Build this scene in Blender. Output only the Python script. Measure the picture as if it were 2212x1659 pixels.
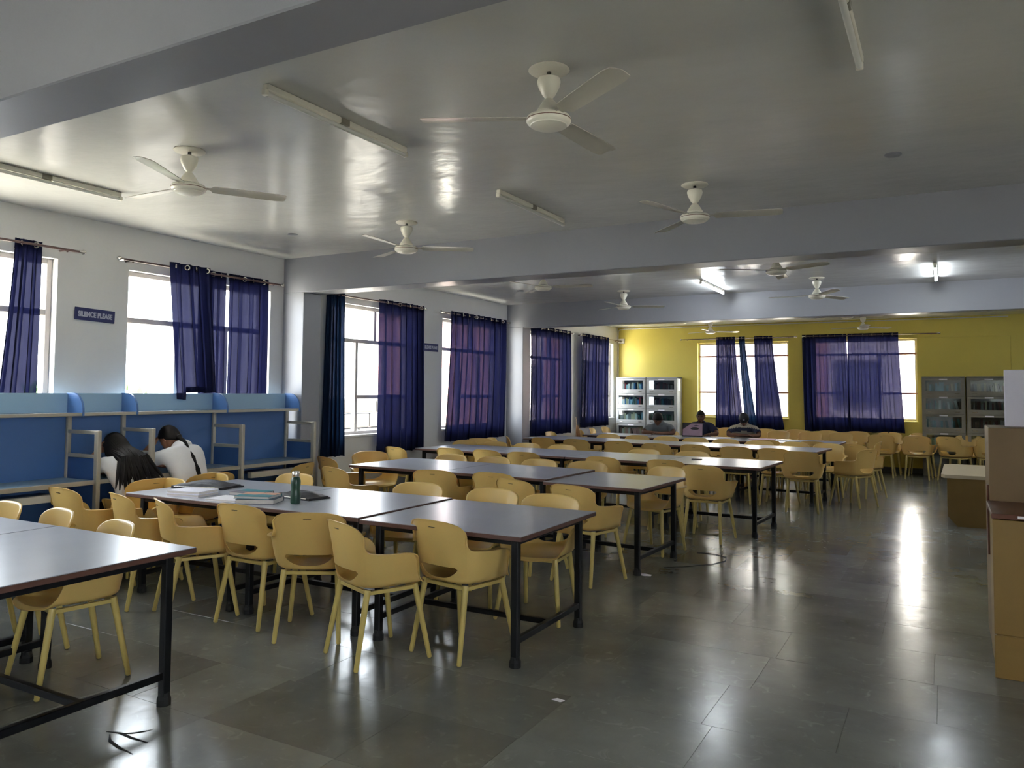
import bpy, bmesh, math, random
from mathutils import Vector, Matrix
random.seed(7)
PI = math.pi
S = bpy.context.scene
COL = S.collection
for o in list(bpy.data.objects):
    bpy.data.objects.remove(o, do_unlink=True)

# ------------------------------------------------------------------ camera, light, exposure
cam = bpy.data.cameras.new('camera')
cam.sensor_width = 36.0
cam.lens = 36.0 * 1671.88 / 2212
cam.shift_x = -10.84 / 2212
cam.shift_y = -62.82 / 2212
cam.clip_start = 0.05
cam_o = bpy.data.objects.new('camera', cam)
COL.objects.link(cam_o)
YAW, PITCH, ROLL = 0.5046, 0.0474, 0.0079
_f = Vector((-math.sin(YAW) * math.cos(PITCH), math.cos(YAW) * math.cos(PITCH), math.sin(PITCH)))
_r = Vector((math.cos(YAW), math.sin(YAW), 0))
_u = _r.cross(_f)
_r2 = math.cos(ROLL) * _r + math.sin(ROLL) * _u
_u2 = -math.sin(ROLL) * _r + math.cos(ROLL) * _u
M = Matrix((_r2, _u2, -_f)).transposed().to_4x4()
M.translation = (6.7322, 0.2003, 1.535)
cam_o.matrix_world = M
S.camera = cam_o

world = bpy.data.worlds.new('overcast_sky')
S.world = world
world.use_nodes = True
wn = world.node_tree.nodes
wn['Background'].inputs['Color'].default_value = (0.90, 0.95, 1.0, 1)
wn['Background'].inputs['Strength'].default_value = 7.0
S.view_settings.view_transform = 'Standard'
S.view_settings.look = 'None'
S.view_settings.exposure = 1.42
S.view_settings.gamma = 1.0
sun = bpy.data.lights.new('sun', 'SUN')
sun.energy = 40.0
sun.angle = math.radians(6)
sun.color = (1.0, 0.96, 0.9)
sun_o = bpy.data.objects.new('sun', sun)
COL.objects.link(sun_o)
sun_o.rotation_euler = Vector((0.06, -0.5, 0.86)).to_track_quat('Z', 'Y').to_euler()
S.view_settings.use_curve_mapping = False
S.cycles.max_bounces = 10
S.cycles.diffuse_bounces = 6
S.cycles.glossy_bounces = 4
S.cycles.transparent_max_bounces = 16
S.cycles.caustics_reflective = False
S.cycles.caustics_refractive = False
S.cycles.sample_clamp_indirect = 6.0
S.cycles.use_denoising = True
TUBE_POWER = 48.0

# ------------------------------------------------------------------ materials
def lin(r, g, b):
    def c(v):
        v /= 255.0
        return v / 12.92 if v <= 0.04045 else ((v + 0.055) / 1.055) ** 2.4
    return (c(r), c(g), c(b), 1)

def mat(name, col, rough=0.5, metal=0.0, spec=0.5, var=0.0, vscale=6.0, bump=0.0, bscale=40.0, rvar=0.0, stretch=(1, 1, 1), obj_var=0.0, emit=None, estr=0.0):
    m = bpy.data.materials.new(name)
    m.use_nodes = True
    nt = m.node_tree
    b = nt.nodes['Principled BSDF']
    b.inputs['Base Color'].default_value = col
    b.inputs['Roughness'].default_value = rough
    b.inputs['Metallic'].default_value = metal
    b.inputs['Specular IOR Level'].default_value = spec
    if emit:
        b.inputs['Emission Color'].default_value = emit
        b.inputs['Emission Strength'].default_value = estr
    tc = nt.nodes.new('ShaderNodeTexCoord')
    mp = nt.nodes.new('ShaderNodeMapping')
    mp.inputs['Scale'].default_value = stretch
    nt.links.new(tc.outputs['Object'], mp.inputs['Vector'])
    last = None
    if var > 0 or rvar > 0:
        n = nt.nodes.new('ShaderNodeTexNoise')
        n.inputs['Scale'].default_value = vscale
        n.inputs['Detail'].default_value = 6
        nt.links.new(mp.outputs['Vector'], n.inputs['Vector'])
        if var > 0:
            r = nt.nodes.new('ShaderNodeMapRange')
            r.inputs['From Min'].default_value = 0.3
            r.inputs['From Max'].default_value = 0.7
            r.inputs['To Min'].default_value = 1 - var
            r.inputs['To Max'].default_value = 1 + var
            nt.links.new(n.outputs['Fac'], r.inputs['Value'])
            h = nt.nodes.new('ShaderNodeHueSaturation')
            h.inputs['Color'].default_value = col
            nt.links.new(r.outputs['Result'], h.inputs['Value'])
            nt.links.new(h.outputs['Color'], b.inputs['Base Color'])
            last = h
        if rvar > 0:
            r = nt.nodes.new('ShaderNodeMapRange')
            r.inputs['From Min'].default_value = 0.3
            r.inputs['From Max'].default_value = 0.7
            r.inputs['To Min'].default_value = max(0.02, rough - rvar)
            r.inputs['To Max'].default_value = rough + rvar
            nt.links.new(n.outputs['Fac'], r.inputs['Value'])
            nt.links.new(r.outputs['Result'], b.inputs['Roughness'])
    if obj_var > 0:
        oi = nt.nodes.new('ShaderNodeObjectInfo')
        r = nt.nodes.new('ShaderNodeMapRange')
        r.inputs['To Min'].default_value = 1 - obj_var
        r.inputs['To Max'].default_value = 1 + obj_var
        nt.links.new(oi.outputs['Random'], r.inputs['Value'])
        h = nt.nodes.new('ShaderNodeHueSaturation')
        h.inputs['Color'].default_value = col
        if last:
            nt.links.new(last.outputs['Color'], h.inputs['Color'])
        nt.links.new(r.outputs['Result'], h.inputs['Value'])
        nt.links.new(h.outputs['Color'], b.inputs['Base Color'])
    if bump > 0:
        n2 = nt.nodes.new('ShaderNodeTexNoise')
        n2.inputs['Scale'].default_value = bscale
        n2.inputs['Detail'].default_value = 3
        nt.links.new(mp.outputs['Vector'], n2.inputs['Vector'])
        bp = nt.nodes.new('ShaderNodeBump')
        bp.inputs['Strength'].default_value = bump
        bp.inputs['Distance'].default_value = 0.02
        nt.links.new(n2.outputs['Fac'], bp.inputs['Height'])
        nt.links.new(bp.outputs['Normal'], b.inputs['Normal'])
    return m

def add_translucent(m, col, fac, transp=0.0):
    nt = m.node_tree
    b = nt.nodes['Principled BSDF']
    out = nt.nodes['Material Output']
    t = nt.nodes.new('ShaderNodeBsdfTranslucent')
    t.inputs['Color'].default_value = col
    mx = nt.nodes.new('ShaderNodeMixShader')
    mx.inputs['Fac'].default_value = fac
    nt.links.new(b.outputs['BSDF'], mx.inputs[1])
    nt.links.new(t.outputs['BSDF'], mx.inputs[2])
    res = mx
    if transp > 0:
        tr = nt.nodes.new('ShaderNodeBsdfTransparent')
        tr.inputs['Color'].default_value = (0.72, 0.68, 0.95, 1)
        m2 = nt.nodes.new('ShaderNodeMixShader')
        lw = nt.nodes.new('ShaderNodeLayerWeight')   # an open weave closes up at a slant
        lw.inputs['Blend'].default_value = 0.5
        mr = nt.nodes.new('ShaderNodeMapRange')
        mr.inputs['From Min'].default_value = 0.0; mr.inputs['From Max'].default_value = 0.75
        mr.inputs['To Min'].default_value = transp; mr.inputs['To Max'].default_value = 0.0
        nt.links.new(lw.outputs['Facing'], mr.inputs['Value'])
        nt.links.new(mr.outputs['Result'], m2.inputs['Fac'])
        nt.links.new(mx.outputs['Shader'], m2.inputs[1])
        nt.links.new(tr.outputs['BSDF'], m2.inputs[2])
        res = m2
    nt.links.new(res.outputs['Shader'], out.inputs['Surface'])
    return m

def glass_mat(name, tint=(1, 1, 1, 1), gloss=0.07, rough=0.02):
    m = bpy.data.materials.new(name)
    m.use_nodes = True
    nt = m.node_tree
    nt.nodes.remove(nt.nodes['Principled BSDF'])
    out = nt.nodes['Material Output']
    tr = nt.nodes.new('ShaderNodeBsdfTransparent')
    tr.inputs['Color'].default_value = tint
    gl = nt.nodes.new('ShaderNodeBsdfGlossy')
    gl.inputs['Roughness'].default_value = rough
    mx = nt.nodes.new('ShaderNodeMixShader')
    mx.inputs['Fac'].default_value = gloss
    nt.links.new(tr.outputs['BSDF'], mx.inputs[1])
    nt.links.new(gl.outputs['BSDF'], mx.inputs[2])
    nt.links.new(mx.outputs['Shader'], out.inputs['Surface'])
    return m

MT = {}
MT['wall'] = mat('wall_paint', lin(205, 205, 205), 0.45, var=0.03, vscale=1.5, bump=0.05, bscale=25)
MT['ceiling'] = mat('ceiling_gloss_paint', lin(204, 204, 200), 0.20, spec=0.9, var=0.03, vscale=1.2, bump=0.36, bscale=3.0, stretch=(1.0, 1.5, 1))
MT['beam'] = mat('beam_grey_paint', lin(136, 137, 144), 0.38, var=0.03, vscale=1.5, bump=0.08, bscale=6)
MT['yellow'] = mat('yellow_wall_paint', lin(212, 194, 88), 0.45, var=0.05, vscale=1.2, bump=0.04, bscale=20)
MT['floor_joint'] = mat('floor_joint_grout', lin(88, 88, 82), 0.6)
MT['frame'] = mat('window_frame_metal', lin(190, 182, 176), 0.4, var=0.05)
MT['frame_far'] = mat('window_bar_brown', lin(150, 95, 85), 0.5)
MT['pane'] = glass_mat('window_glass', (0.97, 0.99, 1, 1), 0.06)
MT['case_glass'] = glass_mat('bookcase_glass', (0.75, 0.82, 0.82, 1), 0.08, 0.03)
MT['table_top'] = mat('grey_laminate', lin(160, 163, 174), 0.29, spec=0.65, var=0.06, vscale=3.0)
MT['table_edge'] = mat('brown_edge_wood', lin(92, 62, 52), 0.5, var=0.15, vscale=12)
MT['black'] = mat('black_steel', lin(10, 11, 15), 0.5, spec=0.3)
MT['rubber'] = mat('black_rubber', lin(18, 18, 18), 0.7)
MT['chair'] = add_translucent(mat('yellow_plastic', lin(220, 190, 116), 0.33, spec=0.45, var=0.03, vscale=4, obj_var=0.05), lin(240, 172, 60), 0.17)
MT['chair_leg'] = mat('yellow_plastic_leg', lin(198, 176, 104), 0.38, var=0.04, vscale=9)
MT['slot'] = mat('dark_slot', lin(84, 68, 38), 0.7)
MT['curtain'] = add_translucent(mat('navy_curtain', lin(23, 27, 54), 0.85, spec=0.1, var=0.06, vscale=30), lin(36, 40, 88), 0.085, 0.0075)
MT['curtain2'] = add_translucent(mat('navy_blue_curtain', lin(18, 32, 54), 0.85, spec=0.1, var=0.06, vscale=30), lin(26, 50, 84), 0.12, 0.003)
MT['rod'] = mat('brown_curtain_rod', lin(96, 74, 72), 0.4)
MT['steel'] = mat('bright_steel', lin(215, 212, 205), 0.25, metal=1.0)
MT['alu'] = mat('anodised_trim', lin(178, 172, 158), 0.42, metal=0.35)
MT['blue'] = mat('blue_panel', lin(76, 112, 166), 0.42, var=0.05, vscale=3)
MT['blue_dark'] = mat('blue_under_panel', lin(54, 86, 140), 0.5)
MT['blue_pale'] = mat('reflection_toned_blue', lin(150, 178, 200), 0.42)  # paler than the panels: reflected light on the shelf back put into the colour
MT['desk'] = mat('grey_blue_desk', lin(122, 146, 165), 0.32)
MT['offwhite'] = mat('off_white_plastic', lin(222, 218, 206), 0.45)
MT['fan'] = mat('cream_enamel', lin(224, 220, 206), 0.3, spec=0.6)
MT['fan_blade'] = mat('fan_blade_enamel', lin(188, 184, 172), 0.3, spec=0.6)
MT['fan_dark'] = mat('fan_dark_gap', lin(40, 38, 36), 0.5)
MT['tube_on'] = mat('lit_tube', lin(255, 255, 255), 0.4, emit=(0.86, 0.93, 1, 1), estr=TUBE_POWER)
MT['tube_off'] = mat('unlit_tube', lin(215, 214, 208), 0.35)
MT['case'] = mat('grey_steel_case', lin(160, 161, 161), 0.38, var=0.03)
MT['case_dark'] = mat('shade_toned_steel', lin(128, 124, 112), 0.45, var=0.03)  # darker copy of the case steel; shade on the aisle bookcases put into the colour
MT['counter'] = mat('ochre_laminate', lin(134, 106, 54), 0.45, var=0.07, vscale=5, bump=0.02, bscale=60)
MT['counter2'] = mat('brown_laminate', lin(118, 94, 60), 0.5, var=0.05, vscale=5)
MT['counter_edge'] = mat('dark_brown_edge', lin(96, 58, 42), 0.35)
MT['counter_top'] = mat('pale_counter_top', lin(196, 180, 152), 0.3)
MT['white'] = mat('white_board_face', lin(206, 200, 210), 0.5)
MT['paper'] = mat('white_paper', lin(236, 234, 240), 0.6)
MT['pages'] = mat('page_block', lin(214, 208, 204), 0.7, var=0.06, vscale=50, stretch=(1, 1, 12))
MT['navy'] = mat('navy_sign', lin(36, 42, 92), 0.5)
MT['sign_text'] = mat('pale_sign_letters', lin(168, 170, 186), 0.5)
MT['skin'] = mat('brown_skin', lin(150, 104, 78), 0.5, var=0.04)
MT['skin_dark'] = mat('dark_brown_skin', lin(112, 76, 58), 0.5, var=0.04)
MT['hair'] = mat('black_hair', lin(24, 20, 20), 0.6, spec=0.25, var=0.3, vscale=40, stretch=(6, 6, 1))
MT['shirt_white'] = mat('white_cotton', lin(232, 232, 236), 0.8, var=0.03, bump=0.2, bscale=9)
MT['shirt_grey'] = mat('grey_cotton', lin(120, 126, 132), 0.85, bump=0.2, bscale=9)
MT['shirt_navy'] = mat('dark_navy_cotton', lin(38, 42, 66), 0.85, bump=0.2, bscale=9)
MT['trouser'] = mat('dark_trousers', lin(34, 34, 42), 0.85)
MT['leather_black'] = mat('black_nylon', lin(26, 26, 31), 0.6, bump=0.4, bscale=14)
MT['bottle'] = mat('green_bottle_paint', lin(30, 66, 50), 0.32, spec=0.6)
MT['teal'] = mat('teal_cover', lin(52, 134, 146), 0.4)
MT['peach'] = mat('peach_cover', lin(216, 160, 130), 0.4)
MT['cover_navy'] = mat('navy_cover', lin(58, 62, 88), 0.4)
MT['cover_white'] = mat('white_cover', lin(226, 226, 240), 0.4)
MT['cover_grey'] = mat('grey_cover', lin(120, 112, 122), 0.4)
MT['pink_paper'] = mat('pinkish_paper', lin(226, 190, 200), 0.6)
MT['straw'] = mat('brown_straw', lin(128, 92, 58), 0.8, var=0.3, vscale=60, stretch=(8, 8, 1))
MT['eye_white'] = mat('eye_white', lin(225, 220, 214), 0.3)
MT['lip'] = mat('lip', lin(128, 72, 62), 0.5)
MT['stone'] = mat('boundary_stone', lin(66, 64, 63), 0.9, var=0.2, vscale=3)
MT['red_wall'] = mat('red_render', lin(190, 146, 142), 0.9)
MT['pale_wall'] = mat('pale_render', lin(214, 208, 204), 0.9)
MT['ground'] = mat('dry_ground', lin(196, 190, 176), 0.95, var=0.06, vscale=0.5)
MT['leaf'] = mat('leaf_green', lin(96, 132, 72), 0.8, var=0.25, vscale=4)
MT['bark'] = mat('bark', lin(96, 78, 62), 0.9)
MT['lid'] = mat('laptop_shell', lin(34, 33, 38), 0.4)
MT['lid_pic'] = mat('lid_picture', lin(170, 140, 158), 0.4, var=0.12, vscale=6)

# polished stone floor: slab to slab tone, cloudy stains, scuffs
def floor_mat():
    m = mat('kota_stone', lin(104, 106, 98), 0.22, spec=0.5)
    m.node_tree.nodes['Principled BSDF'].inputs['IOR'].default_value = 1.5
    nt = m.node_tree
    b = nt.nodes['Principled BSDF']
    tc = nt.nodes['Texture Coordinate']
    oi = nt.nodes.new('ShaderNodeObjectInfo')
    n = nt.nodes.new('ShaderNodeTexNoise'); n.inputs['Scale'].default_value = 1.6; n.inputs['Detail'].default_value = 8; n.inputs['Roughness'].default_value = 0.62
    n2 = nt.nodes.new('ShaderNodeTexNoise'); n2.inputs['Scale'].default_value = 9; n2.inputs['Detail'].default_value = 8; n2.inputs['Distortion'].default_value = 1.5
    nt.links.new(tc.outputs['Object'], n.inputs['Vector']); nt.links.new(tc.outputs['Object'], n2.inputs['Vector'])
    a = nt.nodes.new('ShaderNodeMapRange'); a.inputs['To Min'].default_value = 0.78; a.inputs['To Max'].default_value = 1.22
    nt.links.new(oi.outputs['Random'], a.inputs['Value'])
    c = nt.nodes.new('ShaderNodeMapRange'); c.inputs['From Min'].default_value = 0.25; c.inputs['From Max'].default_value = 0.75; c.inputs['To Min'].default_value = 0.72; c.inputs['To Max'].default_value = 1.25
    nt.links.new(n.outputs['Fac'], c.inputs['Value'])
    d = nt.nodes.new('ShaderNodeMapRange'); d.inputs['From Min'].default_value = 0.60; d.inputs['From Max'].default_value = 0.80; d.inputs['To Min'].default_value = 1.0; d.inputs['To Max'].default_value = 1.5
    nt.links.new(n2.outputs['Fac'], d.inputs['Value'])
    m1 = nt.nodes.new('ShaderNodeMath'); m1.operation = 'MULTIPLY'
    nt.links.new(a.outputs[0], m1.inputs[0]); nt.links.new(c.outputs[0], m1.inputs[1])
    m2 = nt.nodes.new('ShaderNodeMath'); m2.operation = 'MULTIPLY'
    nt.links.new(m1.outputs[0], m2.inputs[0]); nt.links.new(d.outputs[0], m2.inputs[1])
    h = nt.nodes.new('ShaderNodeHueSaturation'); h.inputs['Color'].default_value = lin(111, 113, 107)
    nt.links.new(m2.outputs[0], h.inputs['Value'])
    nt.links.new(h.outputs['Color'], b.inputs['Base Color'])
    r = nt.nodes.new('ShaderNodeMapRange'); r.inputs['From Min'].default_value = 0.3; r.inputs['From Max'].default_value = 0.7; r.inputs['To Min'].default_value = 0.17; r.inputs['To Max'].default_value = 0.25
    nt.links.new(n.outputs['Fac'], r.inputs['Value']); nt.links.new(r.outputs[0], b.inputs['Roughness'])
    n3 = nt.nodes.new('ShaderNodeTexNoise'); n3.inputs['Scale'].default_value = 3.5; n3.inputs['Detail'].default_value = 3
    nt.links.new(tc.outputs['Object'], n3.inputs['Vector'])
    bp = nt.nodes.new('ShaderNodeBump'); bp.inputs['Strength'].default_value = 0.13; bp.inputs['Distance'].default_value = 0.02
    nt.links.new(n3.outputs['Fac'], bp.inputs['Height']); nt.links.new(bp.outputs['Normal'], b.inputs['Normal'])
    return m
MT['floor'] = floor_mat()

# ------------------------------------------------------------------ mesh helpers
class MB:
    def __init__(self):
        self.v, self.f = [], []
    def add(self, vs, fs):
        n = len(self.v)
        self.v += [tuple(x) for x in vs]
        self.f += [tuple(i + n for i in f) for f in fs]
        return self
    def box(self, lo, hi):
        x0, y0, z0 = lo; x1, y1, z1 = hi
        return self.add([(x0, y0, z0), (x1, y0, z0), (x1, y1, z0), (x0, y1, z0), (x0, y0, z1), (x1, y0, z1), (x1, y1, z1), (x0, y1, z1)],
                        [(0, 3, 2, 1), (4, 5, 6, 7), (0, 1, 5, 4), (1, 2, 6, 5), (2, 3, 7, 6), (3, 0, 4, 7)])
    def cbox(self, lo, hi, b=0.004):
        # chamfered box (all edges cut)
        x0, y0, z0 = lo; x1, y1, z1 = hi
        b = min(b, (x1 - x0) / 2.5, (y1 - y0) / 2.5, (z1 - z0) / 2.5)
        bm = bmesh.new()
        vs = [bm.verts.new(p) for p in [(x0, y0, z0), (x1, y0, z0), (x1, y1, z0), (x0, y1, z0), (x0, y0, z1), (x1, y0, z1), (x1, y1, z1), (x0, y1, z1)]]
        for f in [(0, 3, 2, 1), (4, 5, 6, 7), (0, 1, 5, 4), (1, 2, 6, 5), (2, 3, 7, 6), (3, 0, 4, 7)]:
            bm.faces.new([vs[i] for i in f])
        bmesh.ops.bevel(bm, geom=list(bm.edges), offset=b, segments=1, affect='EDGES')
        bm.verts.index_update()
        self.add([v.co[:] for v in bm.verts], [[v.index for v in f.verts] for f in bm.faces])
        bm.free()
        return self
    def tube(self, p0, p1, r0, r1=None, n=10, cap=True, round_end=False):
        r1 = r0 if r1 is None else r1
        p0, p1 = Vector(p0), Vector(p1)
        d = (p1 - p0).normalized()
        a = d.orthogonal().normalized(); b = d.cross(a)
        rings = [(p0, r0), (p1, r1)]
        if round_end:
            rings = [(p0, r0), (p1 - d * r1 * 0.6, r1), (p1 - d * r1 * 0.2, r1 * 0.8), (p1, r1 * 0.4)]
        vs, fs = [], []
        for c, r in rings:
            for i in range(n):
                t = 2 * PI * i / n
                vs.append(c + (a * math.cos(t) + b * math.sin(t)) * r)
        for k in range(len(rings) - 1):
            for i in range(n):
                j = (i + 1) % n
                fs.append((k * n + i, k * n + j, (k + 1) * n + j, (k + 1) * n + i))
        if cap:
            fs.append(tuple(reversed(range(n))))
            fs.append(tuple((len(rings) - 1) * n + i for i in range(n)))
        return self.add(vs, fs)
    def path(self, pts, r, n=8):
        pts = [Vector(p) for p in pts]
        vs, fs = [], []
        a = None
        for k, p in enumerate(pts):
            d = (pts[min(k + 1, len(pts) - 1)] - pts[max(k - 1, 0)]).normalized()
            if a is None: a = d.orthogonal().normalized()
            a = (a - d * a.dot(d)).normalized(); b = d.cross(a)
            rr = r[k] if isinstance(r, (list, tuple)) else r
            for i in range(n):
                t = 2 * PI * i / n
                vs.append(p + (a * math.cos(t) + b * math.sin(t)) * rr)
        for k in range(len(pts) - 1):
            for i in range(n):
                j = (i + 1) % n
                fs.append((k * n + i, k * n + j, (k + 1) * n + j, (k + 1) * n + i))
        fs.append(tuple(reversed(range(n)))); fs.append(tuple((len(pts) - 1) * n + i for i in range(n)))
        return self.add(vs, fs)
    def lathe(self, prof, n=24, c=(0, 0, 0)):
        vs, fs = [], []
        for r, z in prof:
            for i in range(n):
                t = 2 * PI * i / n
                vs.append((c[0] + r * math.cos(t), c[1] + r * math.sin(t), c[2] + z))
        for k in range(len(prof) - 1):
            for i in range(n):
                j = (i + 1) % n
                fs.append((k * n + i, k * n + j, (k + 1) * n + j, (k + 1) * n + i))
        fs.append(tuple(reversed(range(n)))); fs.append(tuple((len(prof) - 1) * n + i for i in range(n)))
        return self.add(vs, fs)
    def prism(self, poly, lo, hi, axis=1):
        # poly in the two other axes (in order), extruded along axis
        n = len(poly); vs = []
        for t in (lo, hi):
            for (a, b) in poly:
                vs.append((t, a, b) if axis == 0 else (a, t, b) if axis == 1 else (a, b, t))
        fs = [tuple(range(n)), tuple(reversed(range(n, 2 * n)))]
        for i in range(n):
            j = (i + 1) % n
            fs.append((i, i + n, j + n, j))
        return self.add(vs, fs)
    def mesh(self, name, m=None, smooth=False, fix=True):
        me = bpy.data.meshes.new(name)
        me.from_pydata(self.v, [], self.f)
        if fix:
            bm = bmesh.new(); bm.from_mesh(me)
            bmesh.ops.recalc_face_normals(bm, faces=bm.faces)
            bm.to_mesh(me); bm.free()
        if m is not None:
            for mm in (m if isinstance(m, (list, tuple)) else [m]):
                me.materials.append(mm)
        if smooth:
            me.shade_smooth()
            try: me.set_sharp_from_angle(angle=math.radians(40))
            except Exception: pass
        me.update()
        return me
    def obj(self, name, m, parent=None, smooth=False, loc=None, rot=None):
        return link(self.mesh(name, m, smooth), name, parent, loc, rot)

def link(me, name, parent=None, loc=None, rot=None):
    o = bpy.data.objects.new(name, me)
    COL.objects.link(o)
    if parent: o.parent = parent
    if loc: o.location = loc
    if rot: o.rotation_euler = rot
    return o

def thing(name, label, cat, loc=(0, 0, 0), rz=0.0, group=None):
    o = bpy.data.objects.new(name, None)
    o.empty_display_size = 0.1
    COL.objects.link(o)
    o.location = loc; o.rotation_euler = (0, 0, rz)
    o['label'] = label; o['category'] = cat
    if group: o['group'] = group
    return o

def tag(o, label, cat, group=None):
    o['label'] = label; o['category'] = cat
    if group: o['group'] = group
    return o

def struct(o):
    o['kind'] = 'structure'
    return o

def dup(root, loc, rz, label=None, group=None):
    r = root.copy(); COL.objects.link(r)
    r.location = loc; r.rotation_euler = (0, 0, rz)
    if label: r['label'] = label
    if group: r['group'] = group
    for ch in KIDS.get(root, root.children):
        c = ch.copy(); COL.objects.link(c); c.parent = r
        for g in KIDS.get(ch, ch.children):
            d = g.copy(); COL.objects.link(d); d.parent = c
    return r
KIDS = {}
def freeze(root):
    KIDS[root] = list(root.children)
    for c in root.children:
        KIDS[c] = list(c.children)

ORD = ['first', 'second', 'third', 'fourth', 'fifth', 'sixth', 'seventh', 'eighth', 'ninth', 'tenth', 'eleventh', 'twelfth', 'thirteenth', 'fourteenth', 'fifteenth', 'sixteenth', 'seventeenth', 'eighteenth', 'nineteenth', 'twentieth', 'twenty-first', 'twenty-second', 'twenty-third', 'twenty-fourth', 'twenty-fifth']

# ------------------------------------------------------------------ room
HC, HB = 3.056, 2.653
XR, Y0, YF = 10.4, -4.2, 17.314
SILL, TOP = 0.955, 2.657
LW = [(-2.7, -0.95), (2.36, 4.12), (4.79, 6.55), (7.54, 9.30), (10.02, 11.78), (12.90, 14.66), (15.26, 17.02)]  # first opening is behind the camera, added for its light
FW = [(1.90, 3.85), (4.33, 6.27)]
BW = []
RW_ADDED = [(-3.4, -1.6), (-0.9, 0.9)]  # unseen right wall openings, added to light the room from the camera side

def wall_with_holes(name, along, lo, hi, z0, z1, holes, t0, t1, m):
    """wall slab; along 'x' or 'y'; holes = [(a0,a1,zb,zt)]"""
    mb = MB()
    def bx(a0, a1, za, zb):
        if a1 - a0 < 1e-4 or zb - za < 1e-4: return
        if along == 'y': mb.box((t0, a0, za), (t1, a1, zb))
        else: mb.box((a0, t0, za), (a1, t1, zb))
    cur = lo
    for a0, a1, zb, zt in holes:
        bx(cur, a0, z0, z1)
        bx(a0, a1, z0, zb); bx(a0, a1, zt, z1)
        cur = a1
    bx(cur, hi, z0, z1)
    return struct(mb.obj(name, m))

wall_with_holes('wall_left', 'y', Y0, YF + 0.25, -0.12, HC + 0.15, [(a, b, SILL, TOP) for a, b in LW], -0.23, 0.0, MT['wall'])
REC = (6.32, 7.83)
wall_with_holes('wall_far', 'x', 0.0, XR, -0.12, HC + 0.15, [(a, b, 1.01, 2.65) for a, b in FW] + [(REC[0], REC[1], 1.0, 2.66)], YF, YF + 0.23, MT['yellow'])
wall_with_holes('wall_back', 'x', -0.23, XR + 0.2, -0.12, HC + 0.15, [(a, b, 0.95, 2.6) for a, b in BW], Y0 - 0.23, Y0, MT['wall'])
wall_with_holes('wall_right', 'y', Y0, YF + 0.23, -0.12, HC + 0.15, [(a, b, 0.95, 2.6) for a, b in RW_ADDED], XR, XR + 0.2, MT['wall'])
struct(MB().box((REC[0], YF + 0.015, 1.0), (REC[1], YF + 0.2, 2.66)).obj('trim_1', MT['yellow']))
struct(MB().box((-0.2, Y0, HC), (XR, YF + 0.2, HC + 0.18)).obj('ceiling', MT['ceiling']))
BEAMS = [(1.82, 2.083), (6.742, 7.026), (12.014, 12.288)]
for a, b in BEAMS:
    struct(MB().cbox((0, a, HB), (XR, b, HC + 0.02), 0.006).obj('beam', MT['beam']))
    struct(MB().cbox((0, a, -0.01), (0.325, b, HB + 0.003), 0.006).obj('pillar', MT['beam']))
# thin conduit in the far corner and along the far wall top
struct(MB().path([(0.02, YF - 0.02, 1.9), (0.02, YF - 0.02, 2.96), (0.05, YF - 0.02, 3.01), (0.2, YF - 0.02, 3.02), (7.8, YF - 0.02, 3.02)], 0.011).obj('trim_2', MT['wall']))
struct(MB().box((0, YF - 0.012, 0), (XR, YF, 0.10)).obj('baseboard_far', MT['floor_joint']))
_bl = MB()
for a, b in [(Y0, 1.82), (2.083, 6.742), (7.026, 12.014), (12.288, YF)]:
    _bl.box((0, a, 0), (0.012, b, 0.10))
struct(_bl.obj('baseboard_left', MT['floor_joint']))

# floor: bed plus individual stone slabs
fl = struct(MB().box((-0.2, Y0, -0.12), (XR, YF + 0.2, -0.0022)).obj('floor', MT['floor_joint']))
rnd = random.Random(21)
slabs = []
y = 2.73 - 0.5520 * 12
row = 0
while y < YF:
    x = 0.0 - rnd.uniform(0, 0.6)
    fixed = {12: [3.15, 3.67, 4.48, 5.05, 5.85], 11: [2.95, 3.67, 4.48, 5.25, 6.22]}.get(row)
    cuts = [x]
    if fixed:
        while cuts[-1] < fixed[0] - 0.9: cuts.append(cuts[-1] + rnd.uniform(0.6, 0.85))
        cuts += fixed
    while cuts[-1] < XR: cuts.append(cuts[-1] + rnd.uniform(0.55, 0.92))
    for a, b in zip(cuts, cuts[1:]):
        slabs.append((max(a, 0), y, min(b, XR), min(y + 0.552, YF)))
    y += 0.552; row += 1
def slab_shape(a, y, b, y2):
    g = 0.0007
    return MB().cbox((a + g, max(y, Y0) + g, -0.02), (b - g, y2 - g, rnd.uniform(-0.0009, 0.0)), 0.0007)
slabs = [s for s in slabs if s[3] > Y0 and s[2] - s[0] > 0.03]
def seen(s):
    cx, cy = (s[0] + s[2]) / 2, (s[1] + s[3]) / 2
    v = Vector((cx - 6.73, cy - 0.2, 0)); f = Vector((-math.sin(YAW), math.cos(YAW), 0))
    d = v.dot(f); r = v.dot(Vector((math.cos(YAW), math.sin(YAW), 0)))
    return d > 2.0 and abs(r) < d * 0.76 + 0.5
slabs.sort(key=lambda s: (not seen(s), (s[0] - 6.73) ** 2 + s[1] ** 2))
rest = MB()
for k, s in enumerate(slabs):
    if k < 300 and seen(s):
        o = slab_shape(*s).obj('floor_slab', MT['floor'], fl)
    else:
        q = slab_shape(*s); rest.add(q.v, q.f)
o = rest.obj('floor_slab_field', MT['floor'], fl)
o['kind'] = 'stuff'

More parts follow.
